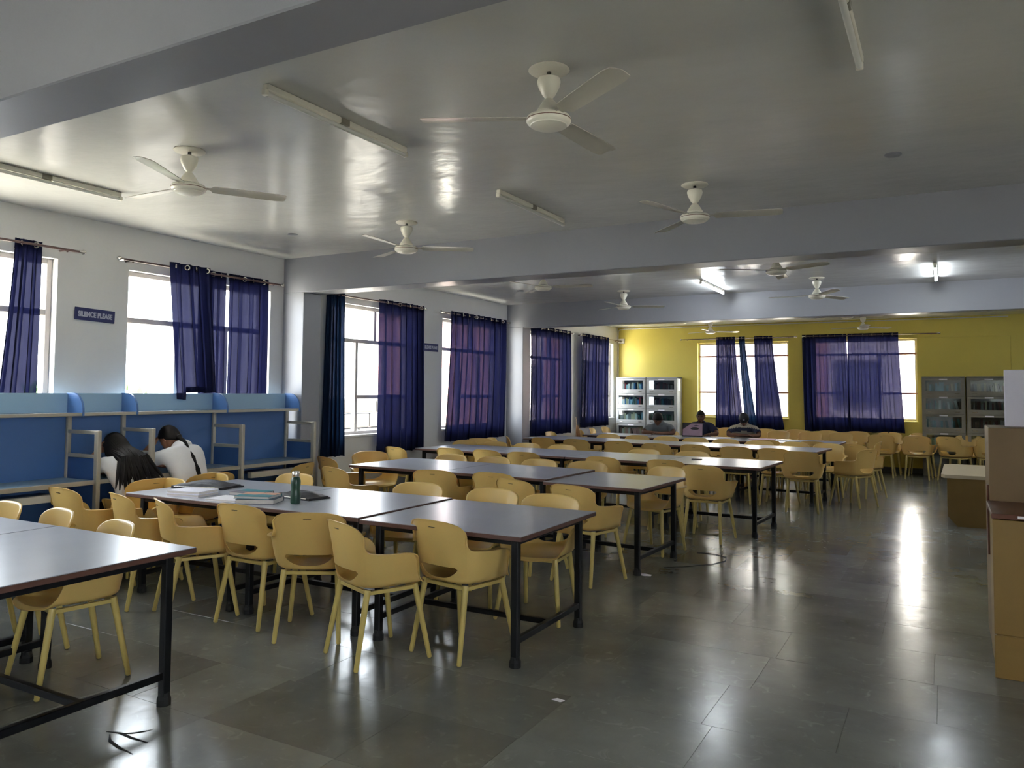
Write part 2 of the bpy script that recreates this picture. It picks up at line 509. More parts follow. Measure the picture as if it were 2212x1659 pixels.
# windows
nwin = 0
def window(axis, a0, a1, zb, zt, vert, horiz, m, depth, mw=0.05, sash=None):
    """axis 'y': on left wall, set at x=-0.13; 'x': far wall. vert=[(pos,z0,z1)], horiz=[(a0,a1,z)]"""
    global nwin
    nwin += 1
    d0, d1 = depth
    def B(mb, p0, p1, za, zb_, g=0.0):
        if axis == 'y': mb.cbox((d0 + g, p0, za), (d1 - g, p1, zb_), 0.004)
        else: mb.cbox((p0, d0 + g, za), (p1, d1 - g, zb_), 0.004)
        return mb
    fr = MB()
    w = 0.045
    B(fr, a0, a0 + w, zb, zt); B(fr, a1 - w, a1, zb, zt); B(fr, a0 + w, a1 - w, zb, zb + w); B(fr, a0 + w, a1 - w, zt - w, zt)
    root = struct(fr.obj('window_%d' % nwin, m))
    for p, z0, z1 in vert:
        B(MB(), p - mw / 2, p + mw / 2, z0, z1, 0.006).obj('mullion', m, root)
    for p0, p1, z in horiz:
        B(MB(), p0, p1, z - mw / 2, z + mw / 2, 0.008).obj('transom', m, root)
    return root
def panes(root, axis, rects, at):
    for p0, p1, z0, z1 in rects:
        mb = MB()
        if axis == 'y': mb.box((at, p0, z0), (at + 0.004, p1, z1))
        else: mb.box((p0, at, z0), (p1, at + 0.004, z1))
        mb.obj('pane', MT['pane'], root)
for a, b in LW:
    w = window('y', a, b, SILL, TOP, [(a + 0.98, 2.19, TOP - .04), (a + 0.61, SILL + .04, 2.19), (a + 1.22, SILL + .04, 2.19)], [(a + .04, b - .04, 2.19), (a + 0.63, b - .04, 1.45)], MT['frame'], (-0.15, -0.08), 0.052)
    panes(w, 'y', [(a + .04, a + .955, 2.215, TOP - .04), (a + 1.005, b - .04, 2.215, TOP - .04), (a + .04, a + .585, SILL + .04, 2.165),
                   (a + .635, a + 1.195, SILL + .04, 1.425), (a + .635, a + 1.195, 1.475, 2.165), (a + 1.245, b - .04, SILL + .04, 1.425), (a + 1.245, b - .04, 1.475, 2.165)], -0.115)
    MB().cbox((-0.078, a, SILL - 0.03), (0.035, b, SILL + 0.004), 0.006).obj('sill', MT['wall'], w)
for a, b in FW:
    w = window('x', a, b, 1.01, 2.65, [(a + .68, 1.05, 2.35), (a + 1.26, 1.05, 2.35)], [(a + .04, b - .04, 2.35), (a + .04, a + .68, 1.555), (a + 1.26, b - .04, 1.555)], MT['frame'], (YF + 0.09, YF + 0.15), 0.04)
    panes(w, 'x', [(a + .04, b - .04, 2.37, 2.61), (a + .04, a + .66, 1.05, 1.535), (a + .04, a + .66, 1.575, 2.33), (a + .70, a + 1.24, 1.05, 2.33), (a + 1.28, b - .04, 1.05, 1.535), (a + 1.28, b - .04, 1.575, 2.33)], YF + 0.118)
    for z in (2.352, 1.556):
        MB().cbox((a + .01, YF + 0.07, z - .012), (b - .01, YF + 0.088, z + .012), 0.003).obj('bar', MT['frame_far'], w)
    MB().cbox((a, YF - 0.03, 0.98), (b, YF + 0.088, 1.012), 0.006).obj('sill', MT['yellow'], w)
for a, b in BW:
    w = window('x', a, b, 0.95, 2.6, [(a + .73, .99, 2.56), (a + 1.46, .99, 2.56)], [(a + .04, b - .04, 2.15)], MT['frame'], (Y0 - 0.15, Y0 - 0.08))
    panes(w, 'x', [(a + .04, b - .04, .99, 2.56)], Y0 - 0.118)

for a, b in RW_ADDED:
    w = window('y', a, b, 0.95, 2.6, [(a + .6, .99, 2.56), (a + 1.2, .99, 2.56)], [(a + .04, b - .04, 2.15)], MT['frame'], (XR + 0.08, XR + 0.15))
    panes(w, 'y', [(a + .04, b - .04, .99, 2.56)], XR + 0.11)

# ------------------------------------------------------------------ outside
struct(MB().box((-60, -40, -3.3), (60, 70, -3.2)).obj('ground', MT['ground']))
wl = MB()
ow = thing('boundary_wall', 'grey stone block boundary wall outside the windows', 'wall', (-9, 0, -3.2)); ow['kind'] = 'structure'
for r_ in range(10):
    yy = 4.0 + (0.35 if r_ % 2 else 0)
    while yy < 22:
        L = random.uniform(.7, 1.1)
        wl.cbox((-0.2 + random.uniform(-.02, .02), yy + .015, r_ * .45 + .012), (0.2, yy + L - .015, r_ * .45 + .438), 0.03)
        yy += L
_o = wl.obj('stone_block_course', MT['stone'], ow); _o['kind'] = 'stuff'
bd = thing('building', 'red and pale school building across the yard beyond the far windows', 'building', (0, 34, -3.2))
MB().box((-13, 0, 0), (14, 8, 11)).obj('wall', MT['pale_wall'], bd)
for k in range(9):
    for zz in (0.8, 4.3, 7.7):
        fr_ = MB().box((-12.2 + k * 3, -0.12, zz), (-10.5 + k * 3, 0.02, zz + 1.8)).obj('window', MT['case_dark'], bd)
        MB().box((-12.1 + k * 3, -0.14, zz + .1), (-10.6 + k * 3, -0.12, zz + 1.7)).obj('glazing', MT['pane'], fr_)
    if k % 2 == 0:
        MB().box((-10.3 + k * 3, -0.25, 0), (-9.4 + k * 3, 0.02, 11)).obj('pilaster', MT['red_wall'], bd)
rb = thing('building', 'red rendered annex beyond the corner window', 'building', (-24, 46, -3.2))
MB().box((-4, -4, 0), (6, 4, 10)).obj('wall', MT['red_wall'], rb)
MB().box((-4.3, -4.3, 10), (6.3, 4.3, 10.3)).obj('roof', MT['pale_wall'], rb)
tr = thing('tree', 'green leafy tree beyond the boundary wall', 'tree', (-13, 12.5, -3.2))
MB().path([(0, 0, 0), (.1, .05, 2), (0, .2, 3.6)], [.22, .17, .1]).obj('trunk', MT['bark'], tr)
lv = MB(); rr = random.Random(3)
for k in range(420):
    a, b, r_ = rr.uniform(0, 2 * PI), rr.uniform(-.6, 1.4), rr.uniform(.5, 1.7)
    c = Vector((math.cos(a) * math.cos(b) * r_, math.sin(a) * math.cos(b) * r_, 3.9 + math.sin(b) * r_ * .8))
    d1 = Vector((rr.uniform(-1, 1), rr.uniform(-1, 1), rr.uniform(-1, 1))).normalized() * .22
    d2 = d1.orthogonal().normalized() * .1
    lv.add([c - d1, c + d2, c + d1, c - d2], [(0, 1, 2, 3)])
o = lv.obj('foliage', MT['leaf'], tr); o['kind'] = 'stuff'

# ------------------------------------------------------------------ tables
def make_table(L, D, loc, rz, label, group, zs=1.0):
    t = thing('library_table', label, 'table', (loc[0], loc[1], 0), rz, group)
    x, y = L / 2, D / 2
    MB().cbox((-x, -y, .722), (x, y, .747), .003).obj('edge_board', MT['table_edge'], t)
    MB().cbox((-x + .002, -y + .002, .746), (x - .002, y - .002, .7505), .002).obj('tabletop', MT['table_top'], t)
    lx, ly = x - .085, y - .10
    s = .021
    for sx in (-1, 1):
        for sy in (-1, 1):
            lg = MB().cbox((sx * lx - s, sy * ly - s, .018), (sx * lx + s, sy * ly + s, .722), .004).obj('leg', MT['black'], t)
            MB().lathe([(.034, 0), (.034, .03), (.028, .045), (.026, .06)], 4 if False else 10, (sx * lx, sy * ly, 0)).obj('foot_cap', MT['rubber'], lg)
        MB().cbox((sx * lx - .016, -ly, .125), (sx * lx + .016, ly, .16), .003).obj('end_stretcher', MT['black'], t)
        MB().cbox((sx * lx - .014, -ly, .682), (sx * lx + .014, ly, .7215), .003).obj('end_rail', MT['black'], t)
    MB().cbox((-lx, -.016, .126), (lx, .016, .159), .003).obj('long_stretcher', MT['black'], t)
    for sy in (-1, 1):
        MB().cbox((-lx, sy * ly - .014, .682), (lx, sy * ly + .014, .7215), .003).obj('side_rail', MT['black'], t)
    t.scale = (1, 1, zs)
    return t

ROWS = {  # left front x,y ; right front x,y ; depth ; splits
    'first': ((1.12, 1.80), (3.47, 1.80), 1.04, [.5]),
    'second': ((1.30, 3.93), (4.70, 3.95), 1.06, [.334, .664]),
    'third': ((1.20, 6.55), (3.58, 6.47), 1.04, [.5]),
    'fourth': ((.34, 8.88), (5.02, 8.62), 1.02, [.25, .5, .75]),
    'fifth': ((.42, 11.86), (5.2, 11.36), .92, [.25, .5, .75]),
    'sixth': ((.85, 13.36), (5.26, 13.2), .95, [.25, .5, .75]),
}
for nm, (A, B_, D, sp) in ROWS.items():
    A = Vector((A[0], A[1])); B_ = Vector((B_[0], B_[1]))
    d = (B_ - A); L = d.length; d.normalize(); n = Vector((-d.y, d.x))
    ang = math.atan2(d.y, d.x)
    cs = [0] + sp + [1]
    for k, (u0, u1) in enumerate(zip(cs, cs[1:])):
        c = A + d * (L * (u0 + u1) / 2) + n * D / 2
        gap = .009
        lab = 'grey topped library table on black legs, %s from the windows in the %s row' % (ORD[k], nm)
        if nm == 'first': lab = ['grey topped library table mostly cut off by the photo edge, nearest row', 'grey topped library table at the aisle end of the nearest row'][k]
        make_table(L * (u1 - u0) - gap, D, c, ang, lab, 'library tables in rows', .988 if (nm, k) == ('second', 2) else 1.0)
make_table(.95, 1.06, (4.075, 6.92), -.05, 'short grey topped table set askew at the aisle end of the third row', 'library tables in rows', .978)

# ------------------------------------------------------------------ chair prototype
def chair_meshes():
    TH = [0, 8, 16, 24, 31, 36, 40, 43, 45, 46.5, 47.6, 48.6, 49.8, 51.5, 54.5, 59, 66, 76, 88, 99, 106, 111, 116, 121, 126, 132, 140, 150, 165, 180]
    th = [-a for a in reversed(TH[1:-1])] + TH
    th = [math.radians(a) for a in th]
    def interp(a, xs, ys):
        for k in range(len(xs) - 1):
            if a <= xs[k + 1]:
                u = (a - xs[k]) / (xs[k + 1] - xs[k]); u = u * u * (3 - 2 * u)
                return ys[k] + (ys[k + 1] - ys[k]) * u
        return ys[-1]
    def rim(a):  # a in deg, absolute
        return interp(a, [0, 22, 33, 40, 44.5, 46.8, 48.6, 51.5, 56, 80, 104, 110, 124, 131, 180], [.797, .794, .785, .768, .744, .712, .668, .645, .637, .632, .628, .61, .475, .436, .420])
    def rb(t):
        a, b = .228, (.205 if abs(t) < PI / 2 else .235)
        s, c = abs(math.sin(t)), abs(math.cos(t)); e = 2.9
        return ((s / a) ** e + (c / b) ** e) ** (-1 / e)
    rows_t = [.28, .55, .78, .92]
    rows_s = [0, .06, .14, .25, .38, .5, .62, .74, .86, .95, 1.0]
    vs, fs = [(0, 0, .418)], []
    NT = len(th)
    reg = []
    for t in rows_t:
        for q in th:
            r = rb(q) * t
            front = max(0, -math.cos(q)) 
            z = .418 + .020 * t * t
            if t > .85 and abs(q) < 2.2: z += .006
            if abs(q) > 2.3: z -= .012 * t ** 3
            vs.append((r * math.sin(q), -r * math.cos(q), z))
    for s in rows_s + ['f']:
        for q in th:
            a = math.degrees(abs(q)); h = rim(a)
            z0 = .448 if a < 126 else (.436 if a > 131 else .448 - .012 * (a - 126) / 5)
            ss = 1.0 if s == 'f' else s
            z = z0 + (h - z0) * ss
            wB = min(1, max(0, (66 - a) / 20))
            lean = wB * .058 * max(0, (z - .448) / .35) + (1 - wB) * .048 * max(0, min(1, (z - .448) / .19)) ** .7
            r = rb(q) * (.985 + .015 * min(1, ss * 6)) + lean
            if a > 128: r = rb(q) + .012 * ss
            x, y = r * math.sin(q), -r * math.cos(q)
            if a < 60:
                k = math.exp(-((z - .735) / .05) ** 2) * .07 - math.exp(-((z - .66) / .04) ** 2) * .03
                x *= 1 + k
            if s == 'f':  # rolled rim flange
                ux, uy = math.sin(q), -math.cos(q)
                fl_ = .011 if a < 48 else (.024 if a < 112 else .008)
                x += ux * fl_; y += uy * fl_
                z -= .004 if a < 110 else .006
            vs.append((x, y, z))
    NR = len(rows_t) + len(rows_s) + 1
    for i in range(NT):
        j = (i + 1) % NT
        fs.append((0, 1 + i, 1 + j))
        for k in range(NR - 1):
            fs.append((1 + k * NT + i, 1 + (k + 1) * NT + i, 1 + (k + 1) * NT + j, 1 + k * NT + j))
    mb = MB(); mb.add(vs, fs)
    me = mb.mesh('shell_src', MT['chair'])
    o = link(me, 'shell_src')
    sb = o.modifiers.new('s', 'SUBSURF'); sb.levels = 1; sb.render_levels = 1
    so = o.modifiers.new('t', 'SOLIDIFY'); so.thickness = .006; so.offset = 0
    # half-moon opening in the lower back
    poly = []
    W, zt = .150, .532
    for k in range(7): poly.append((-W + .012 * (1 - math.sin(k / 6 * PI / 2)), zt - .012 * (1 - math.sin(k / 6 * PI / 2)) if k else zt - .012))
    poly = [(-W, zt - .014), (-W + .012, zt), (W - .012, zt), (W, zt - .014)]
    for k in range(1, 16):
        u = 1 - 2 * k / 16
        poly.append((W * u, .4635 + (.518 - .4635) * abs(u) ** 3.0))
    cut = MB().prism(poly, -.40, -.155, 1).obj('cut_src', MT['chair'])
    bo = o.modifiers.new('b', 'BOOLEAN'); bo.operation = 'DIFFERENCE'; bo.solver = 'EXACT'; bo.object = cut
    dg = bpy.context.evaluated_depsgraph_get()
    dg.update()
    full = bpy.data.meshes.new_from_object(o.evaluated_get(dg))
    bpy.data.objects.remove(o, do_unlink=True); bpy.data.objects.remove(cut, do_unlink=True)
    full.shade_smooth()
    try: full.set_sharp_from_angle(angle=math.radians(50))
    except Exception: pass
    full.update()
    # split by region, keep shading continuous
    vn = [v.normal.copy() for v in full.vertices]
    cn = [c.vector.copy() for c in full.corner_normals]
    parts = {'seat': [], 'backrest': [], 'armrest_a': [], 'armrest_b': []}
    for p in full.polygons:
        c = p.center
        q = math.degrees(abs(math.atan2(c.x, -c.y)))
        if c.z > .462 and q < 49: key = 'backrest'
        elif c.z > .462 and q < 130: key = 'armrest_a' if c.x > 0 else 'armrest_b'
        else: key = 'seat'
        parts[key].append(p)
    res = {}
    for key, ps in parts.items():
        idx = {}; vv = []; ff = []; nn = []
        for p in ps:
            f = []
            for li in p.loop_indices:
                vi = full.loops[li].vertex_index
                if vi not in idx:
                    idx[vi] = len(vv); vv.append(full.vertices[vi].co[:])
                f.append(idx[vi]); nn.append(cn[li])
            ff.append(f)
        m = bpy.data.meshes.new(key); m.from_pydata(vv, [], ff); m.materials.append(MT['chair'])
        m.shade_smooth(); m.update()
        m.normals_split_custom_set([tuple(n) for n in nn])
        res[key] = m
    return res

CM = chair_meshes()
def make_chair():
    t = thing('shell_armchair', 'x', 'chair', (0, 0, 0), 0, 'yellow shell armchairs')
    link(CM['seat'], 'seat', t)
    bk = link(CM['backrest'], 'backrest', t)
    MB().cbox((-.024, -.2655, .7525), (.024, -.2575, .7555), .001).obj('slot', MT['slot'], bk)
    link(CM['armrest_a'], 'armrest', t); link(CM['armrest_b'], 'armrest', t)
    for sx in (-1, 1):
        MB().tube((sx * .165, -.145, .425), (sx * .196, -.225, 0), .0185, .0135, 12, True, True).obj('leg', MT['chair_leg'], t, True)
        MB().tube((sx * .175, .150, .425), (sx * .230, .225, 0), .0185, .0135, 12, True, True).obj('leg', MT['chair_leg'], t, True)
    fr = MB()
    fr.cbox((-.165, -.158, .398), (.165, -.134, .420), .003); fr.cbox((-.175, .138, .398), (.175, .162, .420), .003)
    for sx in (-1, 1):
        fr.prism([(sx * .158, -.15), (sx * .178, -.15), (sx * .188, .15), (sx * .164, .15)], .398, .418, 2)
    fr.obj('under_frame', MT['chair_leg'], t)
    freeze(t)
    return t
proto = make_chair()
first_chair = [True]
def place_chair(x, y, h, label):
    rz = math.radians(h - 90)
    if first_chair[0]:
        first_chair[0] = False
        proto.location = (x, y, 0); proto.rotation_euler = (0, 0, rz); proto['label'] = label
        return proto
    return dup(proto, (x, y, 0), rz, label)

CHAIRS = [
 ('R1f',1.39,2.80,-95),('R1f',1.95,2.80,-100),('R1f',2.64,2.72,-102),
 ('D',.95,3.90,86),
 ('R2n',1.65,3.91,74),('R2n',2.20,3.86,64),('R2n',2.70,4.0,90),('R2n',3.22,3.95,119),('R2n',3.81,3.82,67),('R2n',4.19,4.15,79),
 ('R2e',1.12,4.22,-95),('R2e',1.06,4.70,-95),
 ('R2f',1.70,5.06,-90),('R2f',3.05,5.10,-80),('R2f',3.72,5.09,-88),('R2f',4.26,5.02,-85),
 ('car',.76,4.46,168),('car',.80,5.0,168),('car',.80,6.03,195),
 ('R3e',.76,6.98,70),('R3e',.78,7.50,-35),
 ('R3n',1.61,6.15,75),('R3n',2.46,6.48,100),('R3n',3.08,6.58,92),('R3n',3.56,6.22,75),('R3n',4.14,6.11,78),
 ('R3f',1.67,7.58,-90),('R3f',2.25,7.58,-90),('R3f',2.83,7.58,-90),('R3f',3.42,7.64,-80),('R3f',4.24,7.53,-105),
 ('R4e',.40,8.66,75),
 ('R4n',1.05,8.93,85),('R4n',1.62,8.92,85),('R4n',2.14,8.87,95),('R4n',3.28,8.76,85),('R4n',4.00,8.80,90),('R4n',4.53,8.38,88),
 ('R4f',.36,9.92,-90),('R4f',.90,9.88,-90),('R4f',1.45,9.86,-90),('R4f',2.02,9.84,-90),('R4f',3.27,9.72,-90),('R4f',3.92,9.70,-90),
 ('R5n',1.0,11.72,85),('R5n',1.6,11.66,90),('R5n',2.32,11.60,95),('R5n',3.0,11.42,90),('R5n',3.58,11.48,85),('R5n',4.16,11.42,90),('R5n',4.70,11.38,85),('R5n',5.08,10.98,96),
 ('Lb',.40,10.45,-60),('Lb',.55,11.0,10),('Lb',.60,11.50,30),
 ('R5f',1.49,12.86,-90),('R5f',2.05,12.80,-90),('R5f',2.58,12.76,-90),('R5f',3.10,12.70,-90),('R5f',3.62,12.62,-90),('R5f',4.16,12.56,-90),('R5f',4.70,12.50,-90),('R5f',5.18,12.42,-95),
 ('R6n',4.22,13.30,88),('R6n',4.90,13.30,92),
 ('R5e',5.64,12.98,60),('R5e',5.62,11.85,150),('R5e',5.58,13.75,175),
 ('Lb2',.50,13.2,0),('Lb2',.55,14.55,30),('Lb2',.52,15.15,10),('Lb2',.55,15.75,0),
 ('wall',1.02,16.15,200),
 ('wallf',2.36,16.08,-93),('wallf',3.22,16.10,-89),('wallf',3.80,16.12,-94),('wallf',4.42,16.10,-88),('wallf',4.98,16.14,-86),
 ('wallb',2.62,16.84,-92),('wallb',3.42,16.84,-90),('wallb',4.05,16.84,-88),('wallb',4.62,16.84,-96),
 ('far',5.20,16.86,-88),('far',5.76,16.90,-93),('far',6.34,16.90,-90),
 ('front',5.68,16.26,92),('front',6.28,16.22,88),('front',6.88,16.22,60),('front',7.42,16.26,92),('front2',7.12,16.68,-88),
]
DESC = {
 'R1f': 'yellow shell armchair, %s from the windows, tucked behind the nearest table row',
 'D': 'yellow shell armchair standing alone before the first blue carrel desk',
 'R2n': 'yellow shell armchair, %s from the windows on the camera side of the second table row',
 'R2e': 'yellow shell armchair, %s of two at the window end of the second table row',
 'R2f': 'yellow shell armchair, %s from the windows on the far side of the second table row',
 'R3e': 'yellow shell armchair, %s of two at the window end of the third table row',
 'R3n': 'yellow shell armchair, %s from the windows on the camera side of the third table row',
 'R3f': 'yellow shell armchair, %s from the windows on the far side of the third table row',
 'R4e': 'yellow shell armchair by the window end of the fourth table row',
 'R4n': 'yellow shell armchair, %s from the windows on the camera side of the fourth table row',
 'R4f': 'yellow shell armchair, %s from the windows on the far side of the fourth table row',
 'R5n': 'yellow shell armchair, %s from the windows on the camera side of the fifth table row',
 'R5f': 'yellow shell armchair, %s from the windows on the far side of the fifth table row',
 'R6n': 'yellow shell armchair, %s of two on the camera side of the sixth table row',
 'Lb': 'yellow shell armchair, %s of three below the middle bay curtains beside the pillar',
 'Lb2': 'yellow shell armchair, %s of four below the last bay curtains near the broom',
 'wall': 'yellow shell armchair turned sideways in front of the pale steel bookcases',
 'wallf': 'yellow shell armchair, %s in the row behind the three seated men',
 'wallb': 'yellow shell armchair, %s of those against the yellow wall under the first window',
 'far': 'yellow shell armchair, %s of those against the yellow wall under the second window',
 'front': 'yellow shell armchair with its open back to the aisle, %s before the dark bookcases',
 'front2': 'yellow shell armchair facing the aisle between the chairs before the dark bookcases',
}
SPEC = {('car', 0): 'yellow shell armchair behind the long-haired woman at the carrels', ('car', 1): 'yellow shell armchair behind the woman with the braid',
        ('car', 2): 'yellow shell armchair drawn up to the last blue carrel, seen from the side',
        ('R5e', 0): 'yellow shell armchair at the aisle end beyond the fifth table row', ('R5e', 1): 'yellow shell armchair turned sideways at the aisle end of the fifth table row',
        ('R5e', 2): 'yellow shell armchair facing the aisle end of the sixth table row'}
cnt = {}
for code, x, y, h in CHAIRS:
    k = cnt.get(code, 0); cnt[code] = k + 1
    lab = SPEC.get((code, k)) or (DESC[code] % ORD[k] if '%s' in DESC[code] else DESC[code])
    place_chair(x, y, h, lab)

# ------------------------------------------------------------------ study carrels along the window wall
UN = [(3.16, 4.16), (4.16, 4.66), (4.66, 5.66), (5.66, 6.66)]
for k, (a, b) in enumerate(UN):
    t = thing('study_carrel', 'blue study carrel with raised shelf and open divider, %s along the window wall' % ORD[k], 'carrel', (0.0, a, 0), 0, 'blue study carrels under the windows')
    L = b - a
    MB().cbox((.150, .004, .03), (.172, L - .004, 1.318), .003).obj('back_panel', MT['blue'], t)
    MB().cbox((.150, .004, 1.325), (.163, L - .004, 1.492), .003).obj('shelf_back', MT['blue_pale'], t)
    sh = MB().cbox((.150, .004, 1.306), (.362, L - .004, 1.324), .002).obj('shelf', MT['blue_pale'], t)
    MB().cbox((.360, .004, 1.300), (.376, L - .004, 1.328), .003).obj('shelf_edge', MT['alu'], sh)
    pts = [(.148, 1.30), (.382, 1.30), (.382, 1.34)]
    for q in range(1, 9):
        u = q / 8 * PI / 2
        pts.append((.382 - .15 * (1 - math.cos(u)), 1.34 + .155 * math.sin(u)))
    pts.append((.148, 1.495))
    MB().prism(pts, L - .012, L + .006, 1).obj('end_panel', MT['blue'], t)
    ds = MB().cbox((.172, .004, .752), (.598, L - .03, .778), .002).obj('desk_top', MT['desk'], t)
    MB().cbox((.596, .004, .745), (.612, L - .03, .782), .003).obj('desk_edge', MT['alu'], ds)
    # divider frame at the far end of the unit
    yy = L - .026
    MB().cbox((.575, yy, .0), (.625, yy + .036, 1.185), .004).obj('post', MT['alu'], t)
    MB().cbox((.172, yy, .0), (.205, yy + .036, 1.32), .004).obj('post', MT['alu'], t)
    MB().cbox((.205, yy + .002, 1.153), (.575, yy + .034, 1.183), .003).obj('rail', MT['alu'], t)
    MB().cbox((.205, yy + .002, .955), (.575, yy + .034, .985), .003).obj('rail', MT['alu'], t)
    MB().cbox((.205, yy + .008, .04), (.575, yy + .028, .955), .002).obj('divider_panel', MT['blue_dark'], t)
    if L > .7:
        MB().cbox((.50, .16, .635), (.56, L - .22, .695), .004).obj('tray_front', MT['offwhite'], t)
        MB().cbox((.19, .17, .66), (.50, L - .23, .672), .002).obj('tray', MT['blue_dark'], t)

# ------------------------------------------------------------------ curtains, rods
ring = None
def eyelet_mesh():
    mb = MB(); n, m_ = 14, 6
    vs, fs = [], []
    for i in range(n):
        for j in range(m_):
            a, b = 2 * PI * i / n, 2 * PI * j / m_
            r = .022 + .007 * math.cos(b)
            vs.append((.007 * math.sin(b), r * math.cos(a), r * math.sin(a)))
    for i in range(n):
        for j in range(m_):
            fs.append((i * m_ + j, ((i + 1) % n) * m_ + j, ((i + 1) % n) * m_ + (j + 1) % m_, i * m_ + (j + 1) % m_))
    return mb.add(vs, fs).mesh('eyelet', MT['steel'], True)
EYE = eyelet_mesh()
def curtain(axis, t0, t1, b0, b1, zb, label, folds, amp=.03, m='curtain', off=.12, hem=None, seed=0, ztop=2.765, eyes=0):
    rn = random.Random(seed)
    NU, NV = max(30, folds * 14), 22
    ph = rn.uniform(0, 6); p2 = rn.uniform(0, 6)
    fr = [rn.uniform(.7, 1.3) for _ in range(folds + 2)]
    base = off if axis == 'y' else YF - off
    sg = 1 if axis == 'y' else -1
    acc = [0]
    for i in range(NU): acc.append(acc[-1] + fr[min(len(fr) - 1, int(i / NU * folds))])
    tot = acc[-1]
    def P(i, v, e=0.0):
        u = i / NU
        up = acc[i] / tot
        s = 2 * PI * folds * up + ph
        A = amp * (.75 + .45 * v)
        d = A * math.sin(s) + .3 * A * math.sin(2.3 * s + p2 + 1.5 * v) + .012 * math.sin(3 * v + p2) + e
        lo = t0 + (b0 - t0) * v ** 1.3; hi = t1 + (b1 - t1) * v ** 1.3
        a = lo + (hi - lo) * u + min(.034, .55 * (t1 - t0) / folds) * math.sin(2 * s + .6) * .5 * (1 if 0 < i < NU else 0)
        zb_ = zb if hem is None else hem(u, zb)
        z = ztop + (zb_ - ztop) * v + .006 * math.sin(s * .5) * v
        return (base + sg * d, a, z) if axis == 'y' else (a, base + sg * d, z)
    def sheet_(vl, e):
        vs = [P(i, v, e) for v in vl for i in range(NU + 1)]
        W = NU + 1
        return MB().add(vs, [(j * W + i, j * W + i + 1, (j + 1) * W + i + 1, (j + 1) * W + i) for j in range(len(vl) - 1) for i in range(NU)])
    t = thing('curtain', label, 'curtain', (0, 0, 0), 0, 'navy eyelet curtains')
    o = sheet_([j / NV for j in range(NV + 1)], 0).obj('fabric', MT[m], t, True)
    sheet_([0, .022, .045], -.004).obj('heading_band', MT[m], t, True)
    sheet_([.955, .978, 1.0], -.004).obj('hem', MT[m], t, True)
    for k in range(eyes):
        u = (k + .5) / eyes
        a = t0 + (t1 - t0) * u
        e = link(EYE, 'eyelet', t, (base + sg * (.012 if k % 2 else -.004), a, ztop - .037) if axis == 'y' else (a, base + sg * (.012 if k % 2 else -.004), ztop - .037),
                 (0, 0, (PI / 2 if axis == 'y' else 0) + (.55 if k % 2 else -.55)))
    return t

def rod(axis, a0, a1, label, z=2.728, off=.12):
    t = thing('curtain_rod', label, 'curtain rod', (0, 0, 0), 0, 'brown curtain rods')
    P = (lambda a, d=0, dz=0: (off + d, a, z + dz)) if axis == 'y' else (lambda a, d=0, dz=0: (a, YF - off - d, z + dz))
    MB().tube(P(a0), P(a1), .0105, n=10).obj('pole', MT['rod'], t, True)
    for a, s in ((a0, -1), (a1, 1)):
        MB().path([P(a), P(a + s * .02), P(a + s * .035), P(a + s * .05), P(a + s * .062)], [.012, .014, .022, .02, .008], 10).obj('finial', MT['steel'], t, True)
        b = a - s * .10
        MB().path([P(b, -off if axis == 'y' else -off), P(b, -.03), P(b, 0, -.015)], .008, 6).obj('bracket', MT['rod'], t)
    return t

rod('y', 2.15, 4.23, 'brown curtain rod over the nearest visible window, left of the first sign')
rod('y', 4.65, 6.58, 'brown curtain rod over the window behind the carrels')
rod('y', 7.20, 9.36, 'brown curtain rod over the window just past the first pillar')
rod('y', 9.84, 11.86, 'brown curtain rod over the window just before the second pillar')
rod('y', 12.42, 14.50, 'brown curtain rod over the window just past the second pillar')
rod('y', 14.95, 17.20, 'brown curtain rod over the window beside the yellow wall')
rod('x', 1.60, 3.98, 'brown curtain rod over the first window of the yellow wall')
rod('x', 4.20, 6.62, 'brown curtain rod over the second window of the yellow wall')
curtain('y', 3.72, 3.93, 3.55, 3.90, .85, 'bunched navy curtain at the window nearest the camera', 3, .02, off=.085, seed=1, eyes=2)
curtain('y', 5.09, 5.56, 5.20, 5.66, 1.50, 'navy curtain with its corner draped over the carrel shelf', 4, .028, off=.20, hem=lambda u, z: 1.435 if u < .28 else 1.50, seed=2, eyes=4)
curtain('y', 5.50, 5.84, 5.54, 5.84, 1.0, 'navy curtain, middle one of the window behind the carrels', 4, .018, seed=3, off=.085, eyes=3)
curtain('y', 5.88, 6.42, 5.88, 6.42, 1.0, 'violet lit navy curtain ending nearest the first pillar', 4, .018, seed=4, off=.085, eyes=4)
curtain('y', 7.38, 7.68, 7.31, 7.70, .72, 'dark teal blue curtain bunched tight against the first pillar', 5, .03, m='curtain2', seed=5)
curtain('y', 8.40, 9.41, 8.38, 9.40, .70, 'wide navy curtain partly covering the second sign', 7, .032, seed=6, eyes=4)
curtain('y', 10.05, 11.75, 9.94, 11.70, .77, 'wide navy curtain covering the window before the second pillar', 10, .028, seed=7, eyes=8)
curtain('y', 12.66, 14.38, 12.62, 14.34, .72, 'navy curtain just past the second pillar', 9, .03, seed=8, eyes=6)
curtain('y', 14.98, 16.40, 14.92, 16.42, .80, 'navy curtain of the window beside the yellow wall', 8, .03, seed=9, eyes=5)
curtain('x', 2.35, 2.76, 2.32, 2.95, .78, 'navy curtain nearest the pale bookcases on the yellow wall', 5, .025, seed=10, eyes=3)
curtain('x', 2.84, 2.97, 2.97, 3.24, .78, 'narrow navy curtain strip in the middle of the first yellow wall window', 2, .025, m='curtain2', seed=11, eyes=1)
curtain('x', 3.16, 3.54, 3.20, 3.78, .78, 'navy curtain at the aisle side of the first yellow wall window', 4, .03, seed=12, eyes=3)
